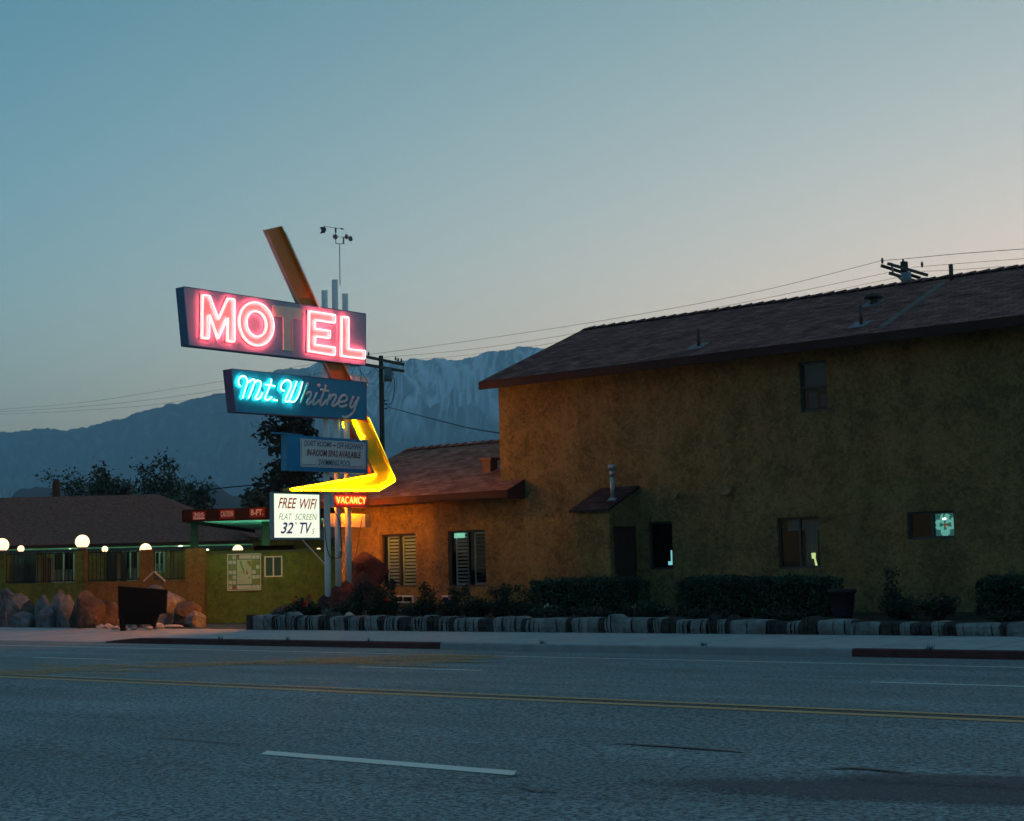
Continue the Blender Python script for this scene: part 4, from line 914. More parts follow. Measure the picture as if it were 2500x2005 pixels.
# neon letters as tubes, two parallel strokes each
VL = {'V': [[(0, 1), (.45, 0), (.9, 1)]], 'A': [[(0, 0), (.45, 1), (.9, 0)], [(.18, .35), (.72, .35)]], 'C': [[(.85, .85), (.5, 1), (.12, .8), (.05, .4), (.25, .05), (.6, 0), (.85, .15)]], 'N': [[(0, 0), (.05, 1), (.75, 0), (.8, 1)]], 'Y': [[(0, 1), (.42, .5), (.85, 1)], [(.42, .5), (.38, 0)]]}
for k, ch in enumerate('VACANCY'):
    for s_ in VL[ch]:
        pp = spline(s_, 4) if ch == 'C' else [Vector(a) for a in s_]
        for dx in (0, .03): g.tube([Ov+AY*(Wv*(.06+(k*.127)+p[0]*.105)+dx*.35)+UP*(Hv*(.28+.46*p[1])+dx*.25) for p in pp], .0055, 8, nrm=AX, mback=1)
g.build('neon_lettering', M_rneon, vac)
g = MB()
for k, ch in enumerate('VACANCY'):
    for s_ in VL[ch]:
        pp = spline(s_, 3) if ch == 'C' else [Vector(a) for a in s_]
        for dx in (0, .03): g.tube([Vector((XW-.18, y1-(Wv*(.06+(k*.127)+p[0]*.105)+dx*.35), z0+Hv*(.28+.46*p[1])+dx*.25)) for p in pp], .0055, 5, nrm=AX)
g.build('neon_lettering', emit('neon_amber_far_side', (1, .24, 0), 340), vac)
g = MB()
for yy in (y0+.12, y0+.42): g = MB(); g.tube([(XW-.08, yy, z1-.01), (XW-.08, yy, z1+.12)], .02, 8); g.build('hanger', M_pole, vac)
# white cabinet behind the poles, second small one above
a, b_ = onX(806, 1254.5, XP-.2), onX(884, 1288, XP-.2); g = MB(); g.box(XP-.42, XP-.1, a.y, b_.y, b_.z, a.z); g.box(XP-.415, XP-.105, b_.y+.002, b_.y+.17, b_.z+.005, a.z, 1)
for zy in ((.75, .3), (.9, .7), (.2, .6)): pass
g.build('control_cabinet', [mat('white_cabinet', (.6, .56, .52), .5, .4), mat('grey_cabinet', (.14, .15, .16), .6, .3)], sign)
a, b_ = onX(866, 915, XP+.03), onX(901, 936, XP+.03); g = MB(); g.box(XP-.12, XP+.03, a.y, a.y+(b_.y-a.y)*.47, b_.z-.02, a.z); g.box(XP-.12, XP+.03, a.y+(b_.y-a.y)*.5, b_.y, b_.z-.05, a.z-.03)
g.build('transformer_box', M_pole, sign)
g = MB(); M_cab = mat('black_cable', (.02, .02, .02), .6, .3)
def cable(pp, X, r=.008): g = MB(); g.tube([onX(p.x, p.y, X) for p in spline(pp, 6)], r, 6); g.build('cable', M_cab, sign)
cable([(789, 1250), (793, 1290), (797, 1330), (806, 1358), (822, 1363), (832, 1358), (836, 1350)], XP+.1, .010)
cable([(810, 1240), (822, 1258), (830, 1280), (833, 1320), (834, 1345)], XP+.1, .010)
cable([(885, 1262), (878, 1300), (872, 1340), (862, 1380), (856, 1410)], XP-.05, .008)
cable([(868, 895), (862, 905), (859, 915), (860, 932)], XP+.05, .006); cable([(872, 894), (880, 908), (890, 920), (900, 940)], XP+.06, .006); cable([(878, 894), (882, 915), (880, 930)], XP+.04, .006); cable([(880, 912), (895, 916), (905, 908), (916, 900)], XP+.02, .004)
a = onX(831, 1352, XP+.1); g = MB(); g.box(a.x-.03, a.x+.03, a.y-.03, a.y+.04, a.z-.05, a.z+.06); g.build('switch_box', M_galv, sign)

# weather vane and cup wheel on the middle pole
zt = onX(823.8, 684, XP+.03).z; yv = PY[1]+.03
vane = thing('weather_vane', (XP, yv, zt), 'small black wind vane with spinning cups on a thin rod above the motel sign', 'weather vane')
M_blk = mat('black_iron', (.03, .035, .045), .5, .4, metal=.3)
def vp(px, py, X=XP): return onX(px, py, X)
zz = lambda py: vp(829, py).z; yy_ = lambda px: vp(px, 600).y
g = MB(); yr = vp(829.5, 640).y; g.tube([(XP, yr, zt-.1), (XP, yr, zz(597))], .009, 8); g.tube([(XP, yy_(820), zz(597)), (XP, yy_(841), zz(593))], .008, 6); g.tube([(XP, yy_(820), zz(597)), (XP, yy_(820), zz(570))], .008, 6)
g.build('rod', M_blk, vane)
g = MB(); yA = yy_(820); g.tube([(XP, yA, zz(570)), (XP, yA, zz(559))], .02, 8); g.tube([(XP, yy_(790), zz(560.5)), (XP, yy_(838), zz(557.5))], .006, 6)
g.tube([(XP, yy_(834), zz(557.7)), (XP, yy_(841), zz(557.4))], [.022, .003], 8)
fl = [(781, 555), (793, 554), (797, 560), (793, 569), (781, 571), (785, 563)]
g.prism([vp(x, y)-AX*.004 for x, y in fl][::-1], AX*.008); g.build('arrow_vane', M_blk, vane)
g = MB(); g.tube([(XP, yy_(839), zz(594)), (XP, yy_(839), zz(577))], .018, 8)
hub = Vector((XP, yy_(838), zz(577.5)))
for dv in (Vector((.0, .24, 0)), Vector((.15, -.06, -.02)), Vector((-.16, -.09, .02))):
    c_ = hub+dv; g.tube([hub, c_], .006, 6)
    tn = dv.cross(UP).normalized()*(1)
    for k in range(5):      # hemisphere shell
        a0, a1 = k/5*math.pi/2, (k+1)/5*math.pi/2
        u_ = dv.normalized()
        for j in range(12):
            b0, b1 = j/12*2*math.pi, (j+1)/12*2*math.pi; Rr = .062
            Pp = lambda a, b: c_+tn*(-Rr*math.cos(a)+.0)+(u_*math.cos(b)+UP*math.sin(b))*Rr*math.sin(a)
            g.face([Pp(a0, b0), Pp(a1, b0), Pp(a1, b1), Pp(a0, b1)], 0, smooth=True)
g.build('cup_wheel', mat('dark_cup_metal', (.25, .26, .28), .4, .5, metal=.3), vane)
#=== LEFT COMPOUND ===
def LT(u, v, z): return loc2(u, v, z)
def U_(px, D, py=1350): return onD(px, py, D).dot(rt)
def Z_(py, D, px=400): return onD(px, py, D).z
FR = -fwh
M_grn = stucco('green_lit_stucco', (.13, .20, .045), (.08, .12, .03), .008)  # mustard paint with the green lamp light mixed into its colour
M_ora = stucco('ochre_stucco', (.22, .145, .045), (.15, .095, .03), .008)
M_iron = mat('black_fence_iron', (.012, .012, .012), .6, .3)
DW = 45.2; GZ = -.25
# office wall ------------------------------------------------------
off = thing('office_wall', LT(U_(600, DW), DW, GZ), 'green-lit stucco wall with a dark cap and a small sliding window under the carport', 'wall')
u0, u1 = U_(503, DW), U_(745, DW); ztop = Z_(1351, DW, 600); wu = (U_(645, DW), U_(689, DW), Z_(1409, DW, 660), Z_(1358, DW, 660))
Ol = fwh*DW; g = MB(); g.wall(Ol, rt, UP, u0, u1+1.0, GZ-.1, ztop, [wu], 0, .06); T = lambda x, y, z: LT(x, DW+y, z)
g.box(u0, u1+1, .2, .21, GZ-.1, ztop, 0, T); g.face([T(u0, 0, ztop), T(u1+1, 0, ztop), T(u1+1, .21, ztop), T(u0, .21, ztop)]); g.face([T(u0, .21, GZ), T(u0, 0, GZ), T(u0, 0, ztop), T(u0, .21, ztop)])
g.build('wall', M_grn, off)
g = MB(); g.box(u0-.1, u1+1.0, -.03, .24, ztop+.002, ztop+.07, 0, T); g.build('cap', mat('dark_green_trim', (.05, .09, .05), .7, .3), off)
g = MB(); g.box(u0-.16, u0-.01, -.05, .1, GZ, ztop+.03, 0, T); g.build('corner_trim', mat('brown_trim', (.09, .045, .02), .7, .3), off)
wn, TT = window(off, Ol, rt, UP, wu, 2, frame=M_wfrm, fw_=.035, rec=.0)
g = MB(); a, b_, c, d = wu; g.face([TT(a+.03, -.06, c+.03), TT(b_-.03, -.06, c+.03), TT(b_-.03, -.06, d-.03), TT(a+.03, -.06, d-.03)]); g.build('blind', mat('teal_blind', (.06, .14, .13), .8, .2), wn)
# map board ---------------------------------------------------------
bu0, bu1, bz0, bz1 = U_(557, DW), U_(636, DW), Z_(1440, DW, 600), Z_(1354, DW, 600); T = lambda x, y, z: LT(x, DW-.03+y, z)
board = thing('map_board', LT((bu0+bu1)/2, DW-.03, bz0), 'white framed map board with rows of small adverts on the green-lit wall', 'notice board')
g = MB(); g.box(bu0, bu1, -.02, .02, bz0, bz1, 0, T); g.build('backing', mat('board_green', (.10, .26, .16), .6, .3), board)
g = MB(); random.seed(4); W_, H_ = bu1-bu0, bz1-bz0; MC = [mat('ad_white', (.5, .55, .5), .6, .3), mat('ad_olive', (.22, .26, .06), .6, .3), mat('ad_red', (.4, .06, .05), .6, .3), mat('map_pale', (.42, .5, .38), .6, .3), mat('map_green', (.08, .32, .14), .6, .3)]
def bq(x0, x1, y0, y1, mi, dy=-.024): g.face([T(bu0+W_*x0, dy, bz0+H_*y0), T(bu0+W_*x1, dy, bz0+H_*y0), T(bu0+W_*x1, dy, bz0+H_*y1), T(bu0+W_*x0, dy, bz0+H_*y1)], mi)
for r_ in range(7):
    for c_ in (0.02, .145, .75, .87):
        mi = 0 if random.random() < .7 else 1
        if r_ == 0 and c_ == .145: mi = 2
        bq(c_, c_+.105, .02+r_*.142, .02+r_*.142+.105, mi)
bq(.28, .73, .02, .125, 0); bq(.28, .73, .16, .85, 3); bq(.35, .73, .88, .98, 0); bq(.3, .34, .88, .98, 2)
g.face([T(bu0+W_*x, -.027, bz0+H_*y) for x, y in ((.36, .82), (.42, .82), (.44, .7), (.50, .58), (.52, .45), (.5, .42), (.46, .55), (.40, .68))], 4)
g.face([T(bu0+W_*x, -.027, bz0+H_*y) for x, y in ((.60, .82), (.72, .82), (.72, .62), (.66, .68), (.60, .74))], 1); g.face([T(bu0+W_*x, -.027, bz0+H_*y) for x, y in ((.55, .55), (.59, .55), (.62, .44), (.58, .42))], 2)
g.face([T(bu0+W_*x, -.027, bz0+H_*y) for x, y in ((.62, .36), (.68, .37), (.69, .33), (.64, .31))], 4)
g.build('printed_sheet', MC, board)
g = MB(); g.box(bu0-.02, bu1+.02, -.035, .0, bz0-.02, bz0, 0, T); g.box(bu0-.02, bu1+.02, -.035, .0, bz1, bz1+.02, 0, T); g.box(bu0-.02, bu0, -.035, 0, bz0, bz1, 0, T); g.box(bu1, bu1+.02, -.035, 0, bz0, bz1, 0, T); g.build('frame', M_wfrm, board)
# carport -------------------------------------------------------------
DC, DB = 43.4, 55.5
cp = thing('carport', LT(U_(620, DC), DC, GZ), 'flat carport with a dark red fascia carrying small red signs above the drive', 'carport')
cu0, cu1 = U_(447, DC), U_(806, DC); zb_, zt_ = Z_(1272, DC, 550), Z_(1242, DC, 550)
SL = .022*0
T = lambda x, y, z: LT(x, DC+y+(x-cu0)*-.08*max(0, 1-y/4), z)
M_dred = mat('oxblood_fascia', (.026, .014, .012), .9, .05, var=.2)
g = MB(); g.box(cu0-.0, cu1+1, 0, .03, zb_, zt_, 0, T); g.box(cu0-.03, cu0, 0, DB-DC, zb_-.02, zt_-.02, 0, T); g.build('fascia', M_dred, cp)
M_soffw = mat('carport_soffit', (.72, .78, .72), .7, .3, var=.12)
g = MB(); g.box(cu0, cu1+1, .032, DB-DC, zb_+.09, zb_+.12, 0, T); g.box(cu0, cu1+1, .032, DB-DC, zt_-.12, zt_-.08, 1, T); g.build('roof_deck', [M_soffw, M_dred], cp)
M_grnp = mat('dark_green_post', (.02, .045, .03), .6, .3)
for px, v in ((475, 47.2), (649, 47.2)):
    u = U_(px, v); g = MB(); g.box(u-.11, u+.11, v-.06, v+.06, GZ, zb_+.085, 0, lambda x, y, z: LT(x, y, z)); g.build('post', M_grnp, cp)
for px in (475, 535, 595, 655, 715):
    u = U_(px, DC); p_, q_ = T(u-.28, .10, zb_+.04), T(u+.28, .10, zb_+.04); g = MB(); g.tube([p_, q_], .016, 8, 1); g.bar(p_+UP*.034, q_+UP*.034, .06, .02)
    g.build('fluorescent_lamp', [M_wfrm, emit('fluorescent_tube', (.30, 1, .62), 6.0)], cp)
for px in (520, 590, 660, 730):
    u = U_(px, DW+1.2); p_, q_ = LT(u-.5, DW+1.2, 1.1), LT(u+.5, DW+1.2, 1.1); g = MB(); g.tube([p_, q_], .018, 8, 1); g.bar(p_-UP*.04, q_-UP*.04, .08, .03)
    g.build('soffit_fill_light', [M_wfrm, emit('soffit_fill_tube', (.16, 1, .58), 9)], cp)  # hidden tubes added behind the wall to light the carport soffit
def plate(px0, px1, py0, py1, txt, small=False, rr=False):
    ua, ub, za, zb2 = U_(px0, DC), U_(px1, DC), Z_(py1, DC, 550), Z_(py0, DC, 550)
    g = MB(); g.box(ua, ub, -.02, -.002, za, zb2, 0, T); pl = g.build('sign_plate', mat('red_sign_plate', (.20, .03, .03), .8, .1), cp)
    O2 = T(ua, -.022, za); Ux = (T(ub, -.022, za)-O2).normalized(); W2_, H2_ = (T(ub, -.022, za)-O2).length, zb2-za
    g = MB(); text_into(g, txt, O2, Ux, UP, .09*W2_, .91*W2_, (.36 if small else .22)*H2_, .86*H2_, 0, .03)
    if small: g.bar(O2+Ux*.08*W2_+UP*.17*H2_+Ux.cross(UP)*.005, O2+Ux*.92*W2_+UP*.17*H2_+Ux.cross(UP)*.005, .004, .05)
    g.build('lettering', mat('sign_white', (.55, .55, .53), .5, .4), pl)
plate(470.5, 503.5, 1247.5, 1268, '305', True); plate(538.5, 575, 1245.5, 1267, 'CAUTION'); plate(612, 650, 1243, 1266, '8-FT.')
# front wall with pillars and iron fence --------------------------------
DF = 44.3
fe = thing('fence_wall', LT(U_(220, DF), DF, GZ), 'low stucco wall with pillars and black iron pickets in front of the motel porch', 'fence')
T = lambda x, y, z: LT(x, DF+y, z)
zs = Z_(1421, DF, 220); zp = Z_(1343, DF, 220)
uA, uB, uC = U_(-120, DF), U_(205, DF), U_(500, DF)
g = MB(); g.box(uA, uB-.001, 0, .25, GZ-.1, zs, 0, T); g.build('wall', M_grn, fe)
g = MB(); g.box(uB, uC, -.02, .25, GZ-.1, zs, 0, T); g.build('wall', M_ora, fe)
for a, b_, mm in ((185, 204, M_grn), (205, 212, M_ora), (343, 374, M_ora), (453, 499, M_ora), (-12, 12, M_grn)):
    ua, ub = U_(a, DF), U_(b_, DF); g = MB(); g.box(ua, ub-.002, -.035 if mm is M_ora else -.03, .26, zs-.05 if False else zs+.001, Z_(1345, DF, 220), 0, T)
    if a > 300: g.box(ua, ub-.002, -.033, -.021, GZ, zs, 0, T) if a > 400 else None
    g.build('pillar', mm, fe)
def pick(px0, px1):
    g = MB(); a, b_ = U_(px0, DF), U_(px1, DF); n_ = int((b_-a)/.105)
    g.box(a, b_, .10, .13, zs+.03, zs+.06, 0, T); g.box(a, b_, .10, .13, zp-.09, zp-.06, 0, T)
    for k in range(n_+1): u = a+(b_-a)*k/n_; g.box(u-.008, u+.008, .105, .125, zs+.003, zp-.02, 0, T)
    g.build('picket_panel', M_iron, fe)
pick(13, 184); pick(213, 342); pick(375, 452)
# brown porch pier at right, seen past the office wall
# motel porch building ----------------------------------------------------
DH = 53.5
ho = thing('motel_porch_building', LT(U_(250, DH), DH, GZ), 'long low olive motel block with a brown shingle roof and a pale green porch beam', 'building')
T = lambda x, y, z: LT(x, DH+y, z)
zs_ = Z_(1331, DH, 300); ue0, ue1 = U_(-260, DH), U_(617, DH)
M_olv = stucco('olive_stucco', (.24, .19, .06), (.17, .13, .045), .008)
hz = lambda a, b_, c, d, D: (U_(a, D), U_(b_, D), Z_(d, D, 300), Z_(c, D, 300))
DHW = DH+1.6
wins = [hz(128, 182, 1342, 1420, DHW), hz(298, 338, 1343, 1420, DHW), hz(376, 402, 1348, 1400, DHW)]
g = MB(); g.wall(fwh*DHW, rt, UP, ue0, U_(900, DHW), GZ-.2, zs_+.1, wins, 0, .08); g.build('wall', M_olv, ho)
for r_ in wins:
    wn, TT = window(ho, fwh*DHW, rt, UP, r_, 2, frame=mat('teal_white_frame', (.35, .48, .44), .6, .3), fw_=.05, rec=.02)
    a, b_, c, d = r_; g = MB(); g.box(a+.04, b_-.04, -.1, -.08, c+.03, c+(d-c)*.42, 0, TT); g.build('cafe_curtain', mat('pale_green_curtain', (.3, .42, .38), .8, .2, var=.4, scale=14, stretch=(4, 4, .5)), wn)
for a, b_, cc in ((262, 275, (.03, .02, .018)), (60, 78, (.02, .022, .025)), (30, 44, (.05, .05, .05))):
    g = MB(); g.box(U_(a, DHW), U_(b_, DHW)+.5, -.06, -.01, GZ, Z_(1352, DHW, 200), 0, lambda x, y, z: LT(x, DHW+y, z)); dr = g.build('door', mat('dark_door%d' % a, cc, .5, .4), ho)
    g = MB(); q_ = LT(U_(b_, DHW)+.3, DHW-.09, .85); g.tube([q_-UP*.06, q_+UP*.08], .02, 8); g.build('handle', M_galv, dr)
for px in (92, 100, 246, 290, 420):
    u = U_(px, DH); g = MB(); g.box(u-.05, u+.05, 0, .1, GZ, zs_-.11, 0, T); g.build('porch_post', M_olv, ho)
g = MB(); g.box(U_(100, DH), U_(122, DH), .3, .34, GZ, Z_(1362, DH, 110), 0, T)
for k in range(4): u = U_(100+k*5.5, DH); g.box(u, u+.02, .27, .3, GZ, Z_(1362, DH, 110), 1, T)
g.build('slatted_screen', [mat('tan_boards', (.36, .24, .11), .7, .2), M_dark], ho)
g = MB(); g.box(ue0, ue1, -.02, .08, zs_-.11, zs_, 0, T); g.build('porch_beam', mat('pale_green_beam', (.30, .46, .36), .6, .3, var=.2), ho)
g = MB(); g.box(ue0, ue1, -.32, -.30, zs_-.20, zs_-.10, 0, T); g.box(ue0, ue1, -.30, -.04, zs_-.20, zs_-.19, 0, T)
for k in range(9):
    u = ue0+(ue1-ue0)*(k+.5)/9; g.tube([LT(u-.6, DH-.24, zs_-.15), LT(u+.6, DH-.24, zs_-.15)], .014, 6, 1)
g.build('beam_fill_light', [M_dkm, emit('beam_fill_tube', (.25, 1, .55), 1.2)], ho)  # trough and tubes added to wash the porch beam with light
g = MB(); rz_ = Z_(1226, DH+3.6, 200); k = (rz_-zs_)/3.6; th = .1; ur = U_(385, DH+3.6)
def rf(x, y): return LT(x, DH-.35+y, zs_+.06+k*y)
sl = math.hypot(3.6, rz_-zs_)
g.face([rf(ue0, 0), rf(ue1+.1, 0), rf(ur, 3.95), rf(ue0, 3.95)], 0, uv=[(ue0, 0), (ue1, 0), (ur, sl), (ue0, sl)])
g.face([rf(ue1+.1, 0), LT(ue1+.1, DH+7.5, zs_), rf(ur, 3.95)], 0, uv=[(0, 0), (7, 0), (3.5, sl)])
g.face([rf(ue0, 3.95), rf(ur, 3.95), LT(ue1+.1, DH+7.5, zs_), LT(ue0, DH+7.5, zs_)], 0, uv=[(0, sl), (5, sl), (9, 0), (0, 0)])
g.face([rf(ue0, 0)-UP*.12, rf(ue1+.1, 0)-UP*.12, rf(ue1+.1, 0), rf(ue0, 0)], 1); g.face([rf(ue0, 0)-UP*.02, rf(ue0, 2)-UP*.78, rf(ue1+.1, 2)-UP*.78, rf(ue1+.1, 0)-UP*.02], 1)
g.build('roof', [mat('brown_gravel_roof', (.27, .125, .095), .95, .0, var=.5, scale=9), mat('brown_eave', (.06, .03, .02), .8, .2)], ho)
for px in (60, 160, 320, 410):
    u = U_(px, DH+.9); g = MB(); g.tube([LT(u-.5, DH+.9, zs_-.06), LT(u+.5, DH+.9, zs_-.06)], .02, 8, 1); g.bar(LT(u-.55, DH+.9, zs_-.02), LT(u+.55, DH+.9, zs_-.02), .1, .03)
    g.build('porch_fill_light', [M_wfrm, emit('porch_fill_tube', (.45, 1, .62), 1.6)], ho)  # unseen tubes added to brighten the wall behind the fence
# lower roof carrying on to the right behind the carport
g = MB(); ua, ub = U_(560, DH+3), U_(830, DH+3); zz_ = Z_(1325, DH+3, 650); z3 = Z_(1240, DH+7, 650); 
g.face([LT(ua, DH+3, zz_), LT(ub, DH+3, zz_), LT(ub, DH+7, z3), LT(ua, DH+7, z3)], 0); g.face([LT(ua, DH+3, zz_-.16), LT(ub, DH+3, zz_-.16), LT(ub, DH+3, zz_), LT(ua, DH+3, zz_)], 1); g.box(ua, ub, 3.02, 3.1, zz_-.27, zz_-.16, 2, T)
g.build('rear_roof', [MATS['brown_gravel_roof'], MATS['brown_eave'], MATS['pale_green_beam']], ho)
g = MB(); g.box(U_(180, DH+4), U_(186, DH+4), 3.4, 3.6, rz_-.1, rz_+.08, 0, T); g.build('roof_pipe', M_galv, ho)
# dark windowed bay right of the office wall
g = MB(); ua, ub = U_(747, 47.8), U_(790, 47.8); g.box(ua, ub, 0, .1, Z_(1434, 47.8, 760), Z_(1358, 47.8, 760), 0, lambda x, y, z: LT(x, 47.7+y, z)); g.box(U_(764, 47.8), U_(770, 47.8), -.03, 0, Z_(1434, 47.8, 760), Z_(1358, 47.8, 760), 1, lambda x, y, z: LT(x, 47.7+y, z)); g.box(U_(746, 47.9)-.3, ub+.6, .1, .2, GZ, Z_(1434, 47.8, 760), 1, lambda x, y, z: LT(x, 47.7+y, z))
tag(g.build('screened_window_bay', [M_dark, M_olv]), 'dark screened window bay over green stucco between the green-lit wall and the sign poles', 'window bay')
# globe lamps --------------------------------------------------------------
M_globe = emit('warm_globe', (1, .60, .29), .44, (.8, .8, .75)); M_gs = emit('pale_bulb', (.8, 1, .55), .9)
def sphere(g, c, r, mi=0, zmin=-1, n=20, m_=12, sz=1.0):
    for i in range(m_):
        a0, a1 = -math.pi/2+math.pi*i/m_, -math.pi/2+math.pi*(i+1)/m_
        s0, s1 = max(math.sin(a0), zmin), max(math.sin(a1), zmin)
        c0, c1 = math.sqrt(max(0, 1-s0*s0)) if s0 > zmin or True else 0, math.sqrt(max(0, 1-s1*s1))
        if s1 <= zmin: continue
        for j in range(n):
            b0, b1 = 2*math.pi*j/n, 2*math.pi*(j+1)/n
            g.face([c+Vector((c0*math.cos(b0), c0*math.sin(b0), s0*sz))*r, c+Vector((c0*math.cos(b1), c0*math.sin(b1), s0*sz))*r, c+Vector((c1*math.cos(b1), c1*math.sin(b1), s1*sz))*r, c+Vector((c1*math.cos(b0), c1*math.sin(b0), s1*sz))*r], mi, smooth=True)
def globe(px, py, rpx, D, label, base_z=None, zmin=-.75, bracket=False, m_=None, sz=1.0, group='round lamps along the motel fence'):
    r = rpx*D/F; c = onD(px, py, D)
    L = thing('globe_lamp', c-UP*(r*1.2), label, 'lamp', group)
    g = MB(); sphere(g, c, r, 0, zmin, sz=sz); g.build('globe', m_ or M_globe, L)
    g = MB(); bz = c.z+zmin*r
    if bracket: g.tube([c-UP*r*.9, c-UP*r*2.2, c-UP*r*2.6+fwh*.1], .018, 8); g.tube([c-UP*r*1.05, c-UP*r*.8], [r*.5, r*.7], 10)
    else: g.tube([Vector((c.x, c.y, base_z if base_z is not None else bz-.08)), Vector((c.x, c.y, bz))], [r*.75, r*.65], 14)
    g.build('lamp_base', M_dkm, L); return L
zpil = Z_(1345, DF, 220)+.002
globe(5, 1331, 16.5, DF+.12, 'big glowing globe cut by the left edge of the photo, on the first fence pillar', zpil)
globe(201, 1323, 17, DF+.12, 'largest whole glowing globe, on the pillar where green-lit wall meets ochre', zpil)
globe(355.5, 1341, 14, DF+.12, 'glowing globe on the ochre pillar just left of the white gable frame', zpil, zmin=-.7)
globe(51, 1340, 8, DF+1.5, 'small warm bulb on a bracket between the first two big globes', bracket=True)
globe(256, 1341, 7.5, DF+1.5, 'small warm bulb on a bracket right of the largest globe', bracket=True)
globe(580.5, 1343, 12.5, DW+.12, 'half globe glowing over the cap of the green-lit wall, above the map board', ztop+.02, zmin=.0)
globe(681.5, 1341, 7, DW+.8, 'small warm bulb above the little white window of the green-lit wall', bracket=True)
globe(778, 1344.5, 6.5, DW+1.5, 'small warm bulb right beside the nearest white sign pole', bracket=True)
globe(440.5, 1337, 5.5, DH-.15, 'small pale yellow bulb hanging from the green porch beam', bracket=True, m_=M_gs, group='porch bulbs')
globe(507, 1341.5, 3, DH-.15, 'tiny pale bulb under the carport left of the half globe', bracket=True, m_=M_gs, group='porch bulbs')
globe(171.5, 1343, 3.2, DH-.15, 'tiny pale bulb under the porch beam just left of the largest globe', bracket=True, m_=M_gs, group='porch bulbs')
# boulders --------------------------------------------------------------
def rock_mat(name, c, c2, sc_=2.2): return mat(name, c, .9, .15, scale=sc_, c2=c2, bump=.05, bscale=7)
M_r1 = rock_mat('pale_granite', (.25, .27, .28), (.06, .06, .06), 1.6); M_r2 = rock_mat('brown_granite', (.14, .11, .085), (.05, .04, .034)); M_r3 = rock_mat('red_rock', (.085, .035, .030), (.035, .017, .016), 2.6); M_r4 = rock_mat('white_stone', (.5, .48, .45), (.3, .28, .26))
def boulder(c, sx, sy, sz, seed, m_, label, name='boulder', group=None, cat='boulder', cuts=15, sub=3):
    """chiselled rock: sphere clipped by random planes, then roughened"""
    import bmesh
    bm = bmesh.new(); bmesh.ops.create_icosphere(bm, subdivisions=sub+1, radius=1); rnd = random.Random(seed)
    pl = []
    for k in range(cuts):
        th = rnd.uniform(0, 2*math.pi); ph = rnd.uniform(-.3, 1.0); n_ = Vector((math.cos(th)*math.cos(ph), math.sin(th)*math.cos(ph), math.sin(ph))); pl.append((n_, rnd.uniform(.5, .84)))
    for v in bm.verts:
        p = v.co.copy()
        for n_, d in pl:
            e = p.dot(n_)-d
            if e > 0: p -= n_*e*.93
        q = p+Vector((seed, 0, 0)); p *= 1+.11*noise.noise(q*1.7)+.05*noise.noise(q*4)+.035*noise.noise(q*9)
        v.co = p
    ex = [max(v.co[i] for v in bm.verts)-min(v.co[i] for v in bm.verts) for i in range(3)]
    for v in bm.verts: v.co = Vector((v.co.x*2*sx/ex[0], v.co.y*2*sy/ex[1], v.co.z*2*sz/ex[2]))
    zmn = min(v.co.z for v in bm.verts)
    me = bpy.data.meshes.new(name); 
    for v in bm.verts: v.co.z -= zmn*.72
    bm.to_mesh(me); bm.free()
    for p in me.polygons: p.use_smooth = False
    me.materials.append(m_); o = bpy.data.objects.new(name, me); col.objects.link(o); o.location = c; o.rotation_euler.z = rnd.uniform(0, 6.28) if abs(sx-sy) < .02 else YAW
    tag(o, label, cat, group); return o
BO = [(-12, 1428, 56, 23.6, 0, 'pale boulder cut off by the left edge of the photo'), (22, 1433, 40, 23.8, 0, 'small pale round boulder behind the first two at far left'), (47, 1444, 46, 23.4, 0, 'pale wedge boulder leaning left under the green-lit wall, second from the left'),
      (78, 1462, 38, 23.2, 1, 'dark brown pointed boulder between two pale ones at left'), (58, 1492, 46, 22.95, 0, 'low pale lump lying in front of the wedge boulder'), (107, 1450, 40, 23.2, 0, 'pale boulder with a dark hollow, third large one from the left'),
      (118, 1478, 30, 22.95, 0, 'narrow grey slab leaning right at the foot of the hollowed boulder'), (143, 1437, 30, 23.2, 0, 'tallest narrow pale boulder below the tiny bulb left of the largest globe'), (167, 1449, 36, 23.1, 0, 'grey boulder with a flat sloping top right of the tall narrow one'),
      (190, 1472, 30, 22.95, 1, 'dark brown low boulder below the largest globe'), (222, 1437, 56, 22.9, 1, 'large brown boulder at the corner where the row of rocks ends'), (262, 1462, 46, 23.4, 1, 'dark boulder left of the black board'),
      (279, 1468, 22, 23.6, 0, 'small blue grey stone peeping out left of the black board'), (385, 1424, 100, 24.6, 0, 'broad round topped grey boulder behind the black board'), (456, 1466, 66, 24.6, 1, 'brown boulder at the foot of the ochre wall'), (482, 1490, 42, 24.4, 0, 'pale patched low boulder against the brown corner trim')]
M_bo = [M_r1, M_r2]
for k, (px, pt, wpx, Y, mi, lb) in enumerate(BO):
    b_ = onZ(px, 1526, -.01) if Y is None else onY(px, 1500, Y); t = onY(px, pt, Y); sc_ = b_.length; wd = wpx/F*(b_-C0).length
    gz = -.03 if Y > 23.8 else -.01
    hgt = (t.z-gz); boulder((b_.x, Y, gz), wd*.62, wd*.5, hgt*.575, k*7+3, M_bo[mi], lb, group='boulders along the sidewalk')
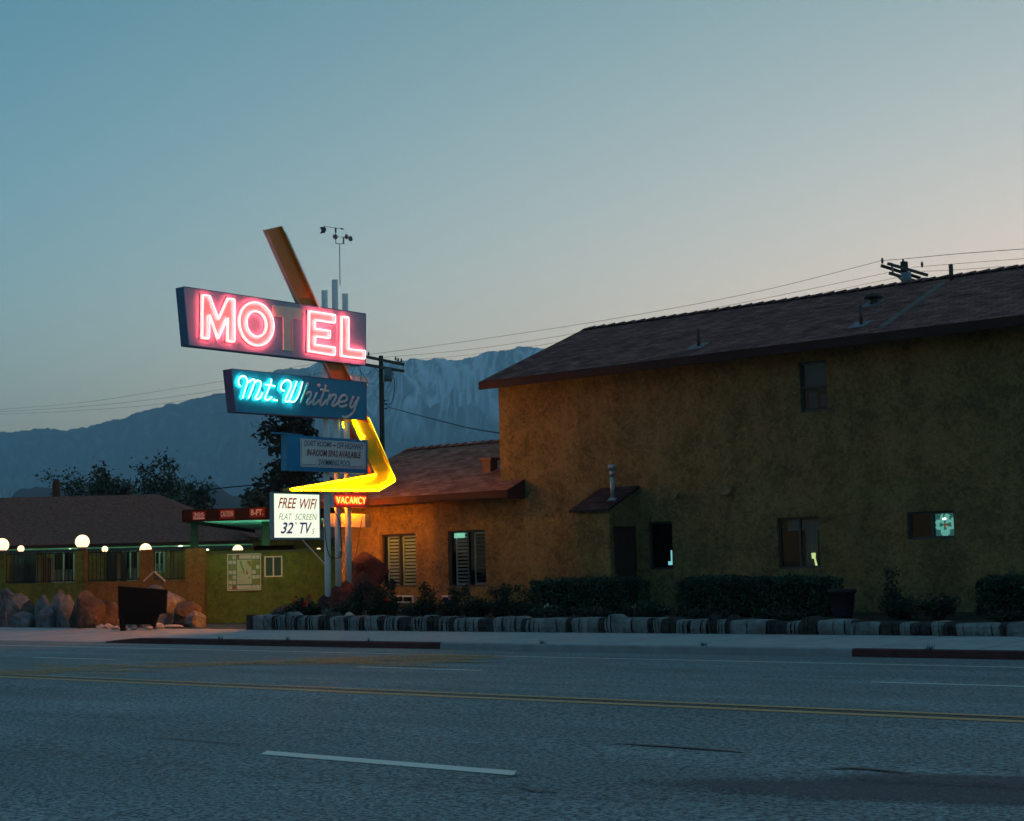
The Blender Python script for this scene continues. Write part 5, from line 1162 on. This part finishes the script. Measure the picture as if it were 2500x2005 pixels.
for k, (px, wpx, py, lb) in enumerate([(218, 22, 1523, 'first and longest white edging stone beside the big brown corner boulder'), (247, 22, 1525, 'white edging stone, second from the brown corner boulder'), (265, 16, 1526, 'white edging stone just left of the black board foot'), (283, 20, 1527, 'white edging stone under the left edge of the black board'), (304, 16, 1528, 'small bluish edging stone under the black board'), (327, 12, 1528, 'smallest round white edging stone under the black board'), (365, 16, 1528, 'white edging stone under the right part of the black board'), (386, 24, 1522, 'greenish edging stone lying behind the others'), (391, 22, 1527, 'white edging stone right of the black board foot'), (418, 42, 1524, 'long flat white slab ending the row at the drive')]):
    p = onZ(px, py+8, 0.0); wd = wpx/F*(p-C0).length; boulder((p.x, p.y, -.01), wd*.58, .11, .045+.014*(k % 3), 200+k, M_r4, lb, 'edging_stone', 'white stones edging the boulder bed', 'stone', 6, 2)
# black board and small gable frame
BD = 36.3
bb = thing('black_board', onD(345, 1510, BD).xy.to_3d(), 'blank matt black sign board standing among the boulders', 'sign board')
bq_ = [onD(*p, BD) for p in ((404, 1498), (289, 1512), (288, 1431.5), (407, 1440))]; g = MB(); g.prism([p+fwh*.12 for p in (bq_[1], bq_[0], bq_[3], bq_[2])], -fwh*.12, 0, 0)
M_bb = mat('matt_black', (.008, .008, .008), .9, .1); g.build('board', M_bb, bb)
g = MB(); 
for px in (300, 375): p = onD(px, 1500, BD+.06); g.bar((p.x, p.y, -.03), (p.x, p.y, .4), .09)
bq2 = [onD(*p, BD+.02) for p in ((292, 1525), (380, 1525), (390, 1498), (290, 1498))]; g.prism([p+fwh*.06 for p in bq2], -fwh*.06); g.build('stand', M_bb, bb)
g = MB(); D_ = 38.3; a, b_, c = onD(350.5, 1421, D_), onD(376, 1398, D_), onD(402, 1421, D_)
for p, q_, mi in ((a, b_, 0), (b_+rt*.01, c+rt*.01, 1)):
    g.hexa([p-fwh*.05, q_-fwh*.05, q_+fwh*.05, p+fwh*.05, p-fwh*.05+UP*.035, q_-fwh*.05+UP*.035, q_+fwh*.05+UP*.035, p+fwh*.05+UP*.035], 0)
g.hexa([p+UP*dz-fwh*.02*0+fwh*dy for dz in (-.07, 0) for dy, p in ((-.04, b_+rt*.03), (-.04, c-rt*.0), (.04, c-rt*.0), (.04, b_+rt*.03))], 1)
tag(g.build('gable_frame', [mat('grey_white_board', (.34, .34, .34), .7, .2), M_dkm]), 'small white wooden gable frame rising behind the round grey boulder', 'frame')
#=== PLANTER ===
M_pw = mat('whitewashed_stone', (.27, .28, .27), .9, .15, scale=4, c2=(.11, .11, .11), bump=.03, bscale=16)
M_pd = mat('dark_mortar_stone', (.075, .06, .055), .95, .15, scale=6, c2=(.03, .027, .026), bump=.03, bscale=12)
XPL = onY(613, 1520, 22.7).x
pw = MB(); rnd = random.Random(11); x = XPL; k = 0
def ph(x): return .30-.11*(x-XPL)/16.8
dark = True
while x < 3:
    dark = not dark if rnd.random() < .85 else dark
    wd = rnd.choice((rnd.uniform(.07, .16), rnd.uniform(.16, .42))) if dark else rnd.choice((rnd.uniform(.14, .3), rnd.uniform(.3, .72)))
    h = ph(x)+rnd.uniform(-.022, .016)-(.012 if dark else 0); hump = rnd.random() < (.10 if not dark else .22)
    hh_ = rnd.uniform(.04, .10); n_ = 6; tops = []; slant = rnd.uniform(-.03, .03)
    for j in range(n_+1):
        t = j/n_; xx = x+wd*t; b_ = (hh_*math.sin(math.pi*t)**.8 if hump else .012*math.sin(math.pi*t))+.014*nz((xx*7, 0, 0))
        tops.append((xx, h+b_, -.03*math.sin(math.pi*t)-.02*(0 if not dark else 1)*rnd.random()))
    for (xa, za, ya), (xb, zb, yb_) in zip(tops[:-1], tops[1:]):
        mi = 1 if dark else 0; sa, sb = slant, slant
        bg_ = rnd.uniform(-.03, .03) if not dark else rnd.uniform(-.005, .035); rows = [(-.02, -.02+bg_), (.35, -.045+bg_), (.75, -.04+bg_), (.93, -.015+bg_), (1.0, .05), (1.0, .33)]
        for (r0, o0), (r1, o1) in zip(rows[:-1], rows[1:]):
            f0, f1 = (1-r0)*slant, (1-r1)*slant
            yo = lambda xx, rr: .022*nz((xx*6, rr*4, 3))+.012*nz((xx*19, rr*9, 3))
            pw.face([(xa+f0, 22.7+o0+ya*.7+yo(xa, r0), za*r0), (xb+f0, 22.7+o0+yb_*.7+yo(xb, r0), zb*r0), (xb+f1, 22.7+o1+yb_*.7+yo(xb, r1), zb*r1), (xa+f1, 22.7+o1+ya*.7+yo(xa, r1), za*r1)], mi, smooth=True)
    x += wd; k += 1
pw.box(XPL-.05, XPL+.24, 22.66, 28.0, -.1, .29, 0); pw.box(XPL-.06, XPL+.1, 22.62, 22.9, -.1, .31, 1)
tag(pw.build('planter_wall', [M_pw, M_pd]), 'low retaining wall of whitewashed blocks and dark stones edging the planted bed', 'wall')
g = MB(); nx, ny = 60, 12
for i in range(nx):
    for j in range(ny):
        P4 = []
        for a, b_ in ((i, j), (i+1, j), (i+1, j+1), (i, j+1)):
            xx = XPL+.1+(3.5-XPL)*a/nx; yy = 23.0+5.1*b_/ny; P4.append((xx, yy, .21-.09*(xx-XPL)/17+.03*nz((xx*1.3, yy*1.3, 0))+.03*b_/ny))
        g.face(P4, 0, smooth=True)
structure(g.build('planting_bed', M_soil, org=(0, 0, 0)))
# foliage -----------------------------------------------------------------
def leaf_mat(name, c, c2): 
    m = mat(name, c, .6, .3, scale=2.2, c2=c2); return m
M_lf1 = leaf_mat('hedge_leaves', (.035, .068, .030), (.012, .026, .012)); M_lf2 = leaf_mat('shrub_leaves', (.035, .042, .018), (.012, .018, .009)); M_lf3 = leaf_mat('tree_leaves', (.055, .07, .035), (.022, .034, .02)); M_lf4 = leaf_mat('conifer_needles', (.02, .028, .016), (.010, .014, .009)); M_bark = mat('bark', (.09, .065, .05), .9, .1, var=.4, scale=6)
M_twig = mat('twigs', (.05, .04, .03), .9, .1)
def leaf(g, p, s, rnd, mi=0, asp=.55, updir=None):
    a = Vector((rnd.gauss(0, 1), rnd.gauss(0, 1), rnd.gauss(0, .8))).normalized(); n_ = Vector((rnd.gauss(0, 1), rnd.gauss(0, 1), rnd.gauss(.6, 1))).normalized(); b_ = a.cross(n_)
    if b_.length < .05: b_ = a.orthogonal()
    b_.normalize(); b_ *= s*asp; a = a*s
    g.face([p-a, p-a*.1-b_, p+a, p-a*.1+b_], mi)
def hedge(px0, px1, ptop, y0, y1, label, z1=None, seed=1):
    rnd = random.Random(seed); ym = y0
    x0, x1 = onY(px0, ptop+30, y0).x, onY(px1, ptop+30, y1).x; zt = onY((px0+px1)/2, ptop, y0+.2).z; z0 = .2
    H_ = thing('hedge', ((x0+x1)/2, (y0+y1)/2, z0), label, 'hedge', 'clipped hedges against the motel wall')
    core = MB(); core.box(x0+.2, x1-.2, y0+.17, y1-.17, z0, zt-.12); core.build('dark_core', mat('hedge_core', (.006, .009, .005), 1, 0), H_)  # solid near-black box, painted dark as the hedge's inner shade
    g = MB(); W_, D_, Hh = x1-x0, y1-y0, zt-z0; A = [W_*D_, W_*Hh, D_*Hh, D_*Hh]; tot = sum(A); N_ = int(tot*2300)
    for k in range(N_):
        r_ = rnd.random()*tot; u, v = rnd.random(), rnd.random(); dd = abs(rnd.gauss(0, .06))
        if r_ < A[0]: p = Vector((x0+W_*u, y0+D_*v, zt-dd)); n2 = UP
        elif r_ < A[0]+A[1]: p = Vector((x0+W_*u, y0+dd, z0+Hh*v))
        elif r_ < A[0]+A[1]+A[2]: p = Vector((x0+dd, y0+D_*u, z0+Hh*v))
        else: p = Vector((x1-dd, y0+D_*u, z0+Hh*v))
        # rounded shoulders and lumpy growth
        ex = min(p.x-x0, x1-p.x); ey = min(p.y-y0, y1-p.y); et = zt-p.z
        rr_ = .10
        if et < rr_ and ex < rr_: 
            q = math.hypot(rr_-et, rr_-ex)
            if q > rr_: p.z -= (q-rr_)*.7; p.x += (q-rr_)*.7*(1 if p.x < (x0+x1)/2 else -1)
        if et < rr_ and ey < rr_:
            q = math.hypot(rr_-et, rr_-ey)
            if q > rr_: p.z -= (q-rr_)*.7; p.y += (q-rr_)*.7*(1 if p.y < (y0+y1)/2 else -1)
        lump = .07*nz((p.x*1.6, p.y*1.6, p.z*1.6+seed))+.045*nz((p.x*4.6, p.y*4.6, seed)); p.z += lump; p.y -= lump*.8
        leaf(g, p, rnd.uniform(.018, .034), rnd)
        if rnd.random() < .012: leaf(g, p+Vector((0, -.03, .05)), .04, rnd)
    g.mi = [1 if rnd.random() < .16 else 0 for _ in g.mi]; g.build('foliage', [M_lf1, mat('hedge_leaf_glints', (.08, .14, .07), .45, .5)], H_)  # random leaves coloured lighter as painted glints
hedge(1290, 1590, 1414, 25.4, 26.4, 'clipped green hedge standing in front of the small closet', seed=1)
hedge(1648, 2062, 1411, 25.4, 26.4, 'longest clipped hedge, under the lower sliding window', seed=2)
hedge(2378, 2640, 1409, 25.4, 26.4, 'clipped hedge running out of the right edge of the photo', seed=3)
def shrub(px, ptop, wpx, Y, label, seed, m_=None, dens=1.0, flowers=None, cat='shrub', sprig=0, lsz=.03, group='loose shrubs in the planted bed'):
    rnd = random.Random(seed); b_ = onY(px, 1480, Y); z0 = .2; zt = onY(px, ptop, Y).z; w_ = wpx/F*(b_-C0).length/2; h = zt-z0
    S = thing('shrub', (b_.x, Y, z0), label, cat, group)
    g = MB(); tips = []
    for k in range(int(14+w_*40)):
        a = rnd.uniform(0, 6.28); rr = w_*math.sqrt(rnd.random()); tp = Vector((b_.x+rr*math.cos(a), Y+rr*math.sin(a)*.8, z0+h*(1-.45*(rr/w_)**2)*rnd.uniform(.6, 1))); bs = Vector((b_.x+rr*.3*math.cos(a), Y+rr*.3*math.sin(a), z0-.03))
        md = (tp+bs)/2+Vector((rnd.gauss(0, .03), rnd.gauss(0, .03), .03)); g.tube([bs, md, tp], [.012, .008, .003], 5); tips.append((bs, md, tp))
    for k in range(sprig): a = rnd.uniform(-1, 1)*w_*.7; bs = Vector((b_.x+a, Y, z0+h*.6)); tp = Vector((b_.x+a*1.1, Y, zt+rnd.uniform(.05, .18))); g.tube([bs, (bs+tp)/2, tp], [.006, .005, .003], 5); tips.append((bs, (bs+tp)/2, tp)); tips.append(((bs+tp)/2, tp, tp))
    g.build('stems', M_twig, S)
    g = MB(); N_ = int(dens*w_*h*8500)+80
    for k in range(N_):
        bs, md, tp = rnd.choice(tips); t = rnd.uniform(.25, 1.02); p = bs*(1-t)**2+md*2*t*(1-t)+tp*t*t
        p = p+Vector((rnd.gauss(0, .055), rnd.gauss(0, .055), rnd.gauss(0, .04))); leaf(g, p, rnd.uniform(.6, 1.3)*lsz, rnd)
    g.build('foliage', m_ or M_lf2, S)
    if flowers:
        n_, fc, fm, up_ = flowers
        for k in range(n_):
            bs, md, tp = rnd.choice(tips); q = tp+Vector((rnd.gauss(0, .05), -.05, up_*rnd.uniform(.5, 1.2))); g = MB()
            for j in range(12): leaf(g, q+Vector((rnd.gauss(0, .028), rnd.gauss(0, .02), rnd.gauss(0, .018))), .024, rnd, 0, .8)
            g.tube([tp-UP*.03, q], .003, 4, 1); g.build('flower', [fm, M_twig], S)
    return S
M_fr = mat('red_petals', (.75, .06, .02), .6, .3, var=.2); M_fy = mat('cream_petals', (.65, .6, .4), .6, .3); M_fp = mat('pink_petals', (.6, .3, .25), .6, .3)
shrub(742, 1460, 100, 23.4, 'dark shrub topped with red blooms left of the nearest white pole', 21, dens=1.5, flowers=(9, 0, M_fr, .13))
shrub(803, 1478, 24, 23.2, 'small bluish plant clinging to the foot of the nearest white pole', 22, m_=leaf_mat('blue_leaves', (.12, .16, .17), (.05, .07, .08)), lsz=.03)
shrub(873, 1408, 34, 24.3, 'tall narrow leafy shrub right of the third white pole', 23, dens=1.3)
shrub(845, 1462, 66, 23.5, 'low spreading shrub in front of the rock mound', 24, dens=1.1)
shrub(921, 1452, 70, 24.0, 'bushy shrub below the junction box', 25, dens=1.3, sprig=2)
shrub(957, 1440, 40, 24.2, 'shrub with one upright shoot below the left shuttered window', 26, dens=1.2, sprig=3, flowers=(2, 0, M_fr, .02))
shrub(1003, 1470, 60, 24.0, 'low dark shrub hiding the first ground vent', 27, dens=1.2, flowers=(1, 0, M_fr, .02))
shrub(1045, 1444, 60, 24.2, 'ragged shrub between the two shuttered windows', 28, dens=1.2, sprig=3)
shrub(1102, 1455, 70, 24.2, 'dense dark shrub under the left half of the right shuttered window', 29, dens=1.6, sprig=2)
shrub(1160, 1451, 84, 24.2, 'dense dark shrub under the right shuttered window', 30, dens=1.6, sprig=1)
shrub(1222, 1449, 70, 24.2, 'shrub with a tall leafy shoot right of the shuttered windows', 31, dens=1.5, sprig=5)
shrub(1268, 1455, 56, 24.4, 'ragged shrub touching the left end of the closet hedge', 32, dens=1.3, sprig=2)
shrub(1340, 1478, 110, 23.9, 'low rose bush with pale blooms in front of the closet hedge', 33, dens=1.3, flowers=(4, 0, M_fy, .0))
shrub(1450, 1482, 120, 23.9, 'low bush in front of the right part of the closet hedge', 34, dens=1.3, flowers=(1, 0, M_fp, .0))
shrub(1585, 1464, 110, 24.2, 'low rounded bush filling the gap between closet hedge and longest hedge', 35, dens=1.5, flowers=(2, 0, M_fy, .0), m_=M_lf1)
shrub(1720, 1486, 130, 23.8, 'low ground shrub before the left end of the longest hedge', 36, dens=1.0)
shrub(1900, 1488, 150, 23.8, 'low ground shrub before the middle of the longest hedge', 37, dens=1.0)
shrub(2178, 1408, 44, 25.2, 'thin dark upright shrub with a topknot right of the planting pot', 38, dens=.9, sprig=2)
shrub(2205, 1450, 100, 24.8, 'loose dark shrub on bare ground below the small high window', 39, dens=.9)
shrub(2290, 1440, 90, 25.0, 'loose sprawling shrub left of the rightmost hedge', 40, dens=.8, flowers=(1, 0, M_fy, .0))
shrub(2450, 1488, 110, 23.9, 'low shrub before the rightmost hedge', 41, dens=.9)
for k, (px, where) in enumerate(((540, 'at the red kerb below the green-lit wall'), (705, 'at the red kerb below the nearest white pole'), (905, 'in the gutter below the left shuttered window'), (1330, 'in the gutter below the small closet'), (1720, 'on the grey kerb below the lower sliding window'), (2270, 'on the red kerb below the small high window'))):
    rnd = random.Random(500+k); q_ = onY(px, 1575, 20.3); g = MB(); zb = ctop(q_.x)
    for j in range(16):
        a = rnd.uniform(0, 6.28); r_ = rnd.uniform(.01, .07); h_ = rnd.uniform(.03, .09); b_ = Vector((q_.x+rnd.gauss(0, .03), 20.24+rnd.uniform(0, .05), zb)); tp = b_+Vector((math.cos(a)*r_, math.sin(a)*r_*.6, h_)); sd = Vector((.006, 0, 0)); g.face([b_-sd, b_+sd, tp])
    tag(g.build('weed', M_lf2), 'tiny weed tuft '+where, 'weed', 'weeds along the kerb')
# pot, rocks in the bed
p0 = onY(2057, 1470, 25.0); g = MB(); pr = [(.0, .16), (.04, .17), (.42, .22), (.44, .25), (.50, .25)]
g.tube([(p0.x, 25.0, .17+z) for z, r in pr], [r for z, r in pr], 18); g.tube([(p0.x, 25.0, .66), (p0.x, 25.0, .66)], [.2, .2], 18, 1)
tag(g.build('plant_pot', [mat('plum_pot', (.026, .018, .028), .6, .3), M_soil]), 'dark plum coloured pot beside the right end of the longest hedge', 'pot')
boulder((onY(678, 1490, 23.2).x, 23.25, .2), .26, .24, .17, 90, M_r2, 'brown stone left of the red flowering shrub', cat='rock', group='rocks in the planted bed')
md = onX(838, 1460, XP); boulder((XP-.02, PY[1]+.15, .15), .5, .62, .50, 91, M_r3, 'reddish rock mound carrying the two shorter white poles', cat='rock', group='rocks in the planted bed', name='rock_mound')
q_ = onY(893, 1400, 26.2); boulder((q_.x, 26.2, .2), .50, .42, .58, 92, M_r3, cuts=20, label= 'lower red rock of the pair leaning before the left shuttered window', cat='rock', group='rocks in the planted bed')
q_ = onY(889, 1345, 26.5); o_ = boulder((q_.x, 26.5, .88), .46, .40, .46, 97, M_r3, cuts=20, label= 'upper peaked red rock resting on the lower red rock', cat='rock', group='rocks in the planted bed')
boulder((onY(848, 1490, 23.1).x, 23.15, .2), .11, .1, .09, 94, M_r4, 'small cream stone at the foot of the rock mound', cat='rock', group='rocks in the planted bed')
boulder((onY(908, 1494, 23.0).x, 23.05, .2), .08, .1, .04, 96, M_r4, 'tiny pinkish stone on the bed below the junction box', cat='rock', group='rocks in the planted bed')

#=== TREES ===
def tree(px, ptop, D, wpx, label, seed, trunk_px=None, leaves=1500, lsz=.14, m_=None, bare=.0, pbase=None, name='tree', squash=1.0):
    rnd = random.Random(seed); b_ = onD(px, 1400, D); base = Vector((b_.x, b_.y, GZ)); ht = onD(px, ptop, D).z-GZ; w_ = wpx/F*D/2
    S = thing(name, base, label, 'tree', 'trees behind the motel')
    g = MB(); tips = []
    def grow(p, d, L, r, lv):
        n_ = 4; pts = [p]; rr = [r]
        for k in range(n_):
            d = (d+Vector((rnd.gauss(0, .12), rnd.gauss(0, .12), rnd.gauss(.04, .08)))).normalized(); p = p+d*L/n_; pts.append(p); rr.append(r*(1-.45*(k+1)/n_))
        g.tube(pts, rr, 6 if lv < 2 else 4)
        if lv >= 3: tips.append((pts[-3], pts[-1])); return
        for k in range(rnd.randint(3, 4) if lv else 5):
            i = rnd.randint(2, n_); a = rnd.uniform(0, 6.28); sp_ = rnd.uniform(.45, 1.0)
            dd = (d+Vector((math.cos(a), math.sin(a), 0))*sp_+UP*.1).normalized(); grow(pts[i], dd, L*rnd.uniform(.55, .75), rr[i]*.6, lv+1)
        tips.append((pts[-2], pts[-1]))
    grow(base, Vector((0, 0, 1)), ht*.42, ht*.022, 0)
    # scale the skeleton to the size seen
    xs_ = [abs((Vector(v)-base).dot(rt)) for v in g.v]; mx_ = sorted(xs_)[int(len(xs_)*.98)]; mz_ = max(v[2] for v in g.v)-GZ
    fx, fz = w_/mx_, ht/mz_*.97
    def S_(v): v = Vector(v)-base; u = v.dot(rt)*fx; q = v.dot(fwh)*fx; return base+rt*u+fwh*q+UP*(v.z*fz)
    g.v = [tuple(S_(v)) for v in g.v]; g.build('trunk', M_bark, S)
    g = MB(); cl = [(S_(a), S_(b)) for a, b in tips if rnd.random() > bare]
    for k in range(leaves):
        a, b__ = rnd.choice(cl); t = rnd.random(); p = a+(b__-a)*t; s_ = ht*.035; p += Vector((rnd.gauss(0, s_), rnd.gauss(0, s_), rnd.gauss(0, s_*.8)))
        if p.z < GZ+ht*.12: continue
        leaf(g, p, rnd.uniform(.6, 1.4)*lsz, rnd)
    g.build('crown', m_ or M_lf3, S)
tree(190, 1138, 95, 130, 'half bare pale tree left of the brown post behind the low roof', 51, leaves=1300, lsz=.10, bare=.35)
tree(240, 1165, 88, 130, 'low dark rounded tree behind the low roof', 52, leaves=3200, lsz=.13)
tree(296, 1132, 85, 100, 'dense dark tree left of the tall forked one', 53, leaves=5000, lsz=.13)
tree(345, 1106, 92, 150, 'tall loose tree with forked trunk and airy crown', 54, leaves=2600, lsz=.11, bare=.2)
tree(385, 1118, 90, 110, 'open rounded tree beside the tall forked one', 59, leaves=2400, lsz=.11, bare=.15)
tree(448, 1162, 84, 110, 'ragged mid green tree behind the carport end', 55, leaves=3600, lsz=.12)
tree(490, 1192, 70, 60, 'small dark tree just above the house number plate', 56, leaves=1800, lsz=.10)
tree(340, 1190, 80, 220, 'low wide bush filling the skyline behind the low roof', 57, leaves=5200, lsz=.14)
tree(640, 1195, 62, 110, 'round green tree behind the backlit box', 58, leaves=4200, lsz=.10)
tree(760, 1180, 66, 150, 'broad dark tree behind the lower sign poles', 60, leaves=5200, lsz=.12, m_=M_lf4)
def conifer(px, ptop, D, wpx, label, seed):
    rnd = random.Random(seed); b_ = onD(px, 1400, D); base = Vector((b_.x, b_.y, GZ)); ht = onD(px, ptop, D).z-GZ; w_ = wpx/F*D/2
    S = thing('conifer', base, label, 'tree', 'trees behind the motel'); g = MB(); g.tube([base, base+UP*ht*.5, base+UP*ht], [.35, .22, .04], 8); lf = MB()
    z = ht*.12
    while z < ht*.99:
        t = z/ht; L = w_*(.35+.95*math.sin(math.pi*min(1, (1-t)*1.15))**.7 if t > .1 else .5)*rnd.uniform(.65, 1.1)
        a = rnd.uniform(0, 6.28); d = Vector((math.cos(a), math.sin(a), rnd.uniform(-.05, .35))).normalized(); p = base+UP*z; tip = p+d*L-UP*.1*L
        g.tube([p, (p+tip)/2+UP*.08*L, tip], [.06, .04, .01], 5)
        for k in range(62):
            s_ = rnd.random()**.7; q = p*(1-s_)+tip*s_+Vector((rnd.gauss(0, .22), rnd.gauss(0, .22), rnd.gauss(-.05, .17))); leaf(lf, q, rnd.uniform(.08, .2), rnd, 0, .5)
        z += ht*.0085
    g.build('trunk', M_bark, S); lf.build('crown', M_lf4, S)
conifer(712, 960, 66, 150, 'tall near black conifer standing behind the motel sign', 61)
g = MB(); p = onD(137, 1300, 72); zt2 = onD(137, 1170, 72).z; g.tube([(p.x, p.y, GZ), (p.x, p.y, zt2-.25), (p.x, p.y, zt2)], [.2, .19, .11], 10)
tag(g.build('wooden_post', mat('redwood_post', (.13, .04, .025), .8, .2)), 'stout reddish wooden post rising behind the low shingle roof', 'post')
g = MB()
for px, pt in ((6, 1185), (25, 1195)):
    p = onD(px, 1300, 75); g.tube([(p.x, p.y, GZ), (p.x, p.y, onD(px, pt, 75).z)], .035, 6)
    if px == 6: tag(g.build('antenna_mast', M_galv), 'taller thin pale mast at the far left skyline', 'mast', 'thin masts at far left')
    else: tag(g.build('antenna_mast', M_galv), 'shorter thin pale mast at the far left skyline', 'mast', 'thin masts at far left')
    g = MB()

#=== UTILITY POLES AND WIRES ===
M_wood = mat('creosote_wood', (.06, .045, .035), .85, .2, var=.4, scale=8, stretch=(1, 1, .2)); M_arm = mat('weathered_arm', (.14, .11, .09), .85, .2, var=.4)
M_trf = mat('transformer_grey', (.16, .22, .26), .5, .4); M_ins = mat('insulator', (.05, .05, .06), .3, .5)
YP = 62.0
p1 = onY(930, 869, YP); up1 = thing('utility_pole', (p1.x, YP, GZ), 'dark utility pole with two crossarms and a grey transformer, right of the motel sign', 'utility pole', 'utility poles behind the motel')
g = MB(); g.tube([(p1.x, YP, GZ), (p1.x, YP, p1.z)], [.17, .125], 12); g.build('pole', M_wood, up1)
def arm(parent, a, b_, Y, dY=0, w_=.16, mm=None):
    A, B = onY(*a, Y), onY(*b_, Y+dY); g = MB(); g.bar(A, B, w_, w_); o = g.build('crossarm', mm or M_arm, parent); return A, B
arm(up1, (878, 868), (985, 890), YP-.18, .0); arm(up1, (878, 888), (985, 906.5), YP-.18, 0)
for px, py in ((900, 868), (972, 882), (980, 884), (966, 880)):
    q_ = onY(px, py, YP-.18); g = MB(); g.tube([q_, q_+UP*.12, q_+UP*.2], [.05, .05, .02], 8); g.build('insulator', M_ins, up1)
a = onY(947, 902, YP-.45); b_ = onY(947, 931, YP-.45); g = MB(); g.tube([(a.x, a.y, b_.z), (a.x, a.y, a.z)], .22, 16); g.tube([(a.x, a.y, a.z), (a.x, a.y, a.z+.05)], [.23, .15], 16); g.build('transformer', M_trf, up1)
g = MB()
for pp in ([(947, 900), (955, 903), (960, 915), (955, 932), (945, 946)], [(916, 897), (922, 906), (928, 908)], [(938, 934), (937, 970), (940, 985)], [(940, 985), (955, 985), (962, 960), (963, 930), (957, 912)], [(984, 890), (984, 906)]): g.tube([onY(p.x, p.y, YP-.3) for p in spline(pp, 4)], .018, 5)
for py in (978, 988, 998): q_ = onY(938, py, YP-.22); g.tube([q_, q_+AX*.22], .03, 6)
g.build('drop_wires', M_cab, up1)
p2 = onY(2207, 640, YP-3); up2 = thing('utility_pole', (p2.x, YP-3, GZ), 'utility pole with three crossarms whose top shows above the tall shingle roof', 'utility pole', 'utility poles behind the motel')
g = MB(); g.tube([(p2.x, YP-3, GZ), (p2.x, YP-3, p2.z)], [.2, .15], 12); g.build('pole', M_wood, up2)
Y2 = YP-3
arm(up2, (2168, 644), (2264, 672), Y2-.22, 0, .13); arm(up2, (2152, 649), (2246, 679), Y2+.22, 0, .13, M_wood); arm(up2, (2172, 667), (2246, 690), Y2-.22, 0, .13)
g = MB(); a, b_ = onY(2178, 650, Y2-.1), onY(2180, 668, Y2-.1); g.bar(a, b_, .06); a, b_ = onY(2192, 676, Y2-.25), onY(2206, 690, Y2-.25); g.bar(a, b_, .05); g.build('brace', M_trf, up2)
for px, py in ((2154, 637), (2205, 640), (2251, 646)):
    q_ = onY(px, py, Y2); g = MB(); g.tube([q_-UP*.12, q_, q_+UP*.12], [.03, .06, .03], 8); g.build('insulator', M_ins, up2)
a = onY(2212, 666, Y2-.5); g = MB(); g.tube([(a.x, a.y, a.z-.5), (a.x, a.y, a.z)], .2, 14); a = onY(2256, 680, Y2-.5); g.tube([(a.x, a.y, a.z-.6), (a.x, a.y, a.z)], .2, 14); g.build('transformer', M_trf, up2)
def wire(pts, label, r=.02, name='power_line', grp='overhead wires'):
    g = MB(); g.tube(pts, r, 5); tag(g.build(name, MATS['black_cable']), label, 'wire', grp)
def wpts(pp, Y0, Y1):
    S_ = spline(pp, 7); n_ = len(S_); return [onY(p.x, p.y, Y0+(Y1-Y0)*i/(n_-1)) for i, p in enumerate(S_)]
wire(wpts([(900, 866), (1150, 832), (1500, 778), (1850, 712), (2154, 636)], YP, Y2), 'top wire running from the left utility pole up to the roof top pole', .009)
wire(wpts([(925, 874), (1150, 853), (1400, 815), (1800, 742), (2172, 665)], YP, Y2), 'middle wire between the two utility poles', .008)
wire(wpts([(985, 880), (1150, 866), (1400, 830), (1800, 757), (2190, 678)], YP, Y2), 'lowest thin wire between the two utility poles', .007)
wire(wpts([(2154, 636), (2210, 632), (2350, 619), (2560, 604)], Y2, Y2-8), 'top wire leaving the roof top pole towards the right', .011)
wire(wpts([(2225, 653), (2350, 643), (2560, 627)], Y2, Y2-8), 'middle wire leaving the roof top pole towards the right', .008)
wire(wpts([(2250, 663), (2350, 658), (2560, 643)], Y2, Y2-8), 'lowest wire leaving the roof top pole towards the right', .008)
wire(wpts([(-40, 1003), (200, 983), (400, 953), (560, 928), (700, 900), (900, 866)], YP+10, YP), 'upper wire crossing the sky at left towards the sign', .008)
wire(wpts([(-40, 1008), (200, 993), (400, 972), (560, 948), (700, 925), (900, 888)], YP+10, YP), 'middle wire crossing the sky at left towards the sign', .009)
wire(wpts([(-40, 1013), (150, 1005), (350, 991), (500, 970), (700, 930), (880, 890)], YP+10, YP), 'lower wire crossing the sky at left towards the sign', .008)
wire([onY(p.x, p.y, YP-(YP-33)*i/24) for i, p in enumerate(spline([(944, 993), (1010, 1011), (1080, 1029), (1150, 1046), (1222, 1058)], 6))], 'thick service cable sagging from the pole to the tall building', .022, 'service_cable')
wire([onD(p.x, p.y, 75) for p in spline([(490, 1198), (560, 1190), (640, 1183), (700, 1178)], 5)], 'thin wire low behind the carport trees', .03)

#=== HAZE ===
hb = MB(); hb.box(-6800, 1800, -600, 6400, -1.5, 760)
m = bpy.data.materials.new('evening_haze'); m.use_nodes = True; n = m.node_tree.nodes; n.remove(n['Principled BSDF'])
v = n.new('ShaderNodeVolumePrincipled'); v.inputs['Color'].default_value = (.50, .80, 1, 1); v.inputs['Density'].default_value = .00021; v.inputs['Anisotropy'].default_value = .0
m.node_tree.links.new(v.outputs[0], n['Material Output'].inputs['Volume'])
hz_ = hb.build('haze', m, org=(0, 0, -1.5)); hz_['kind'] = 'stuff'
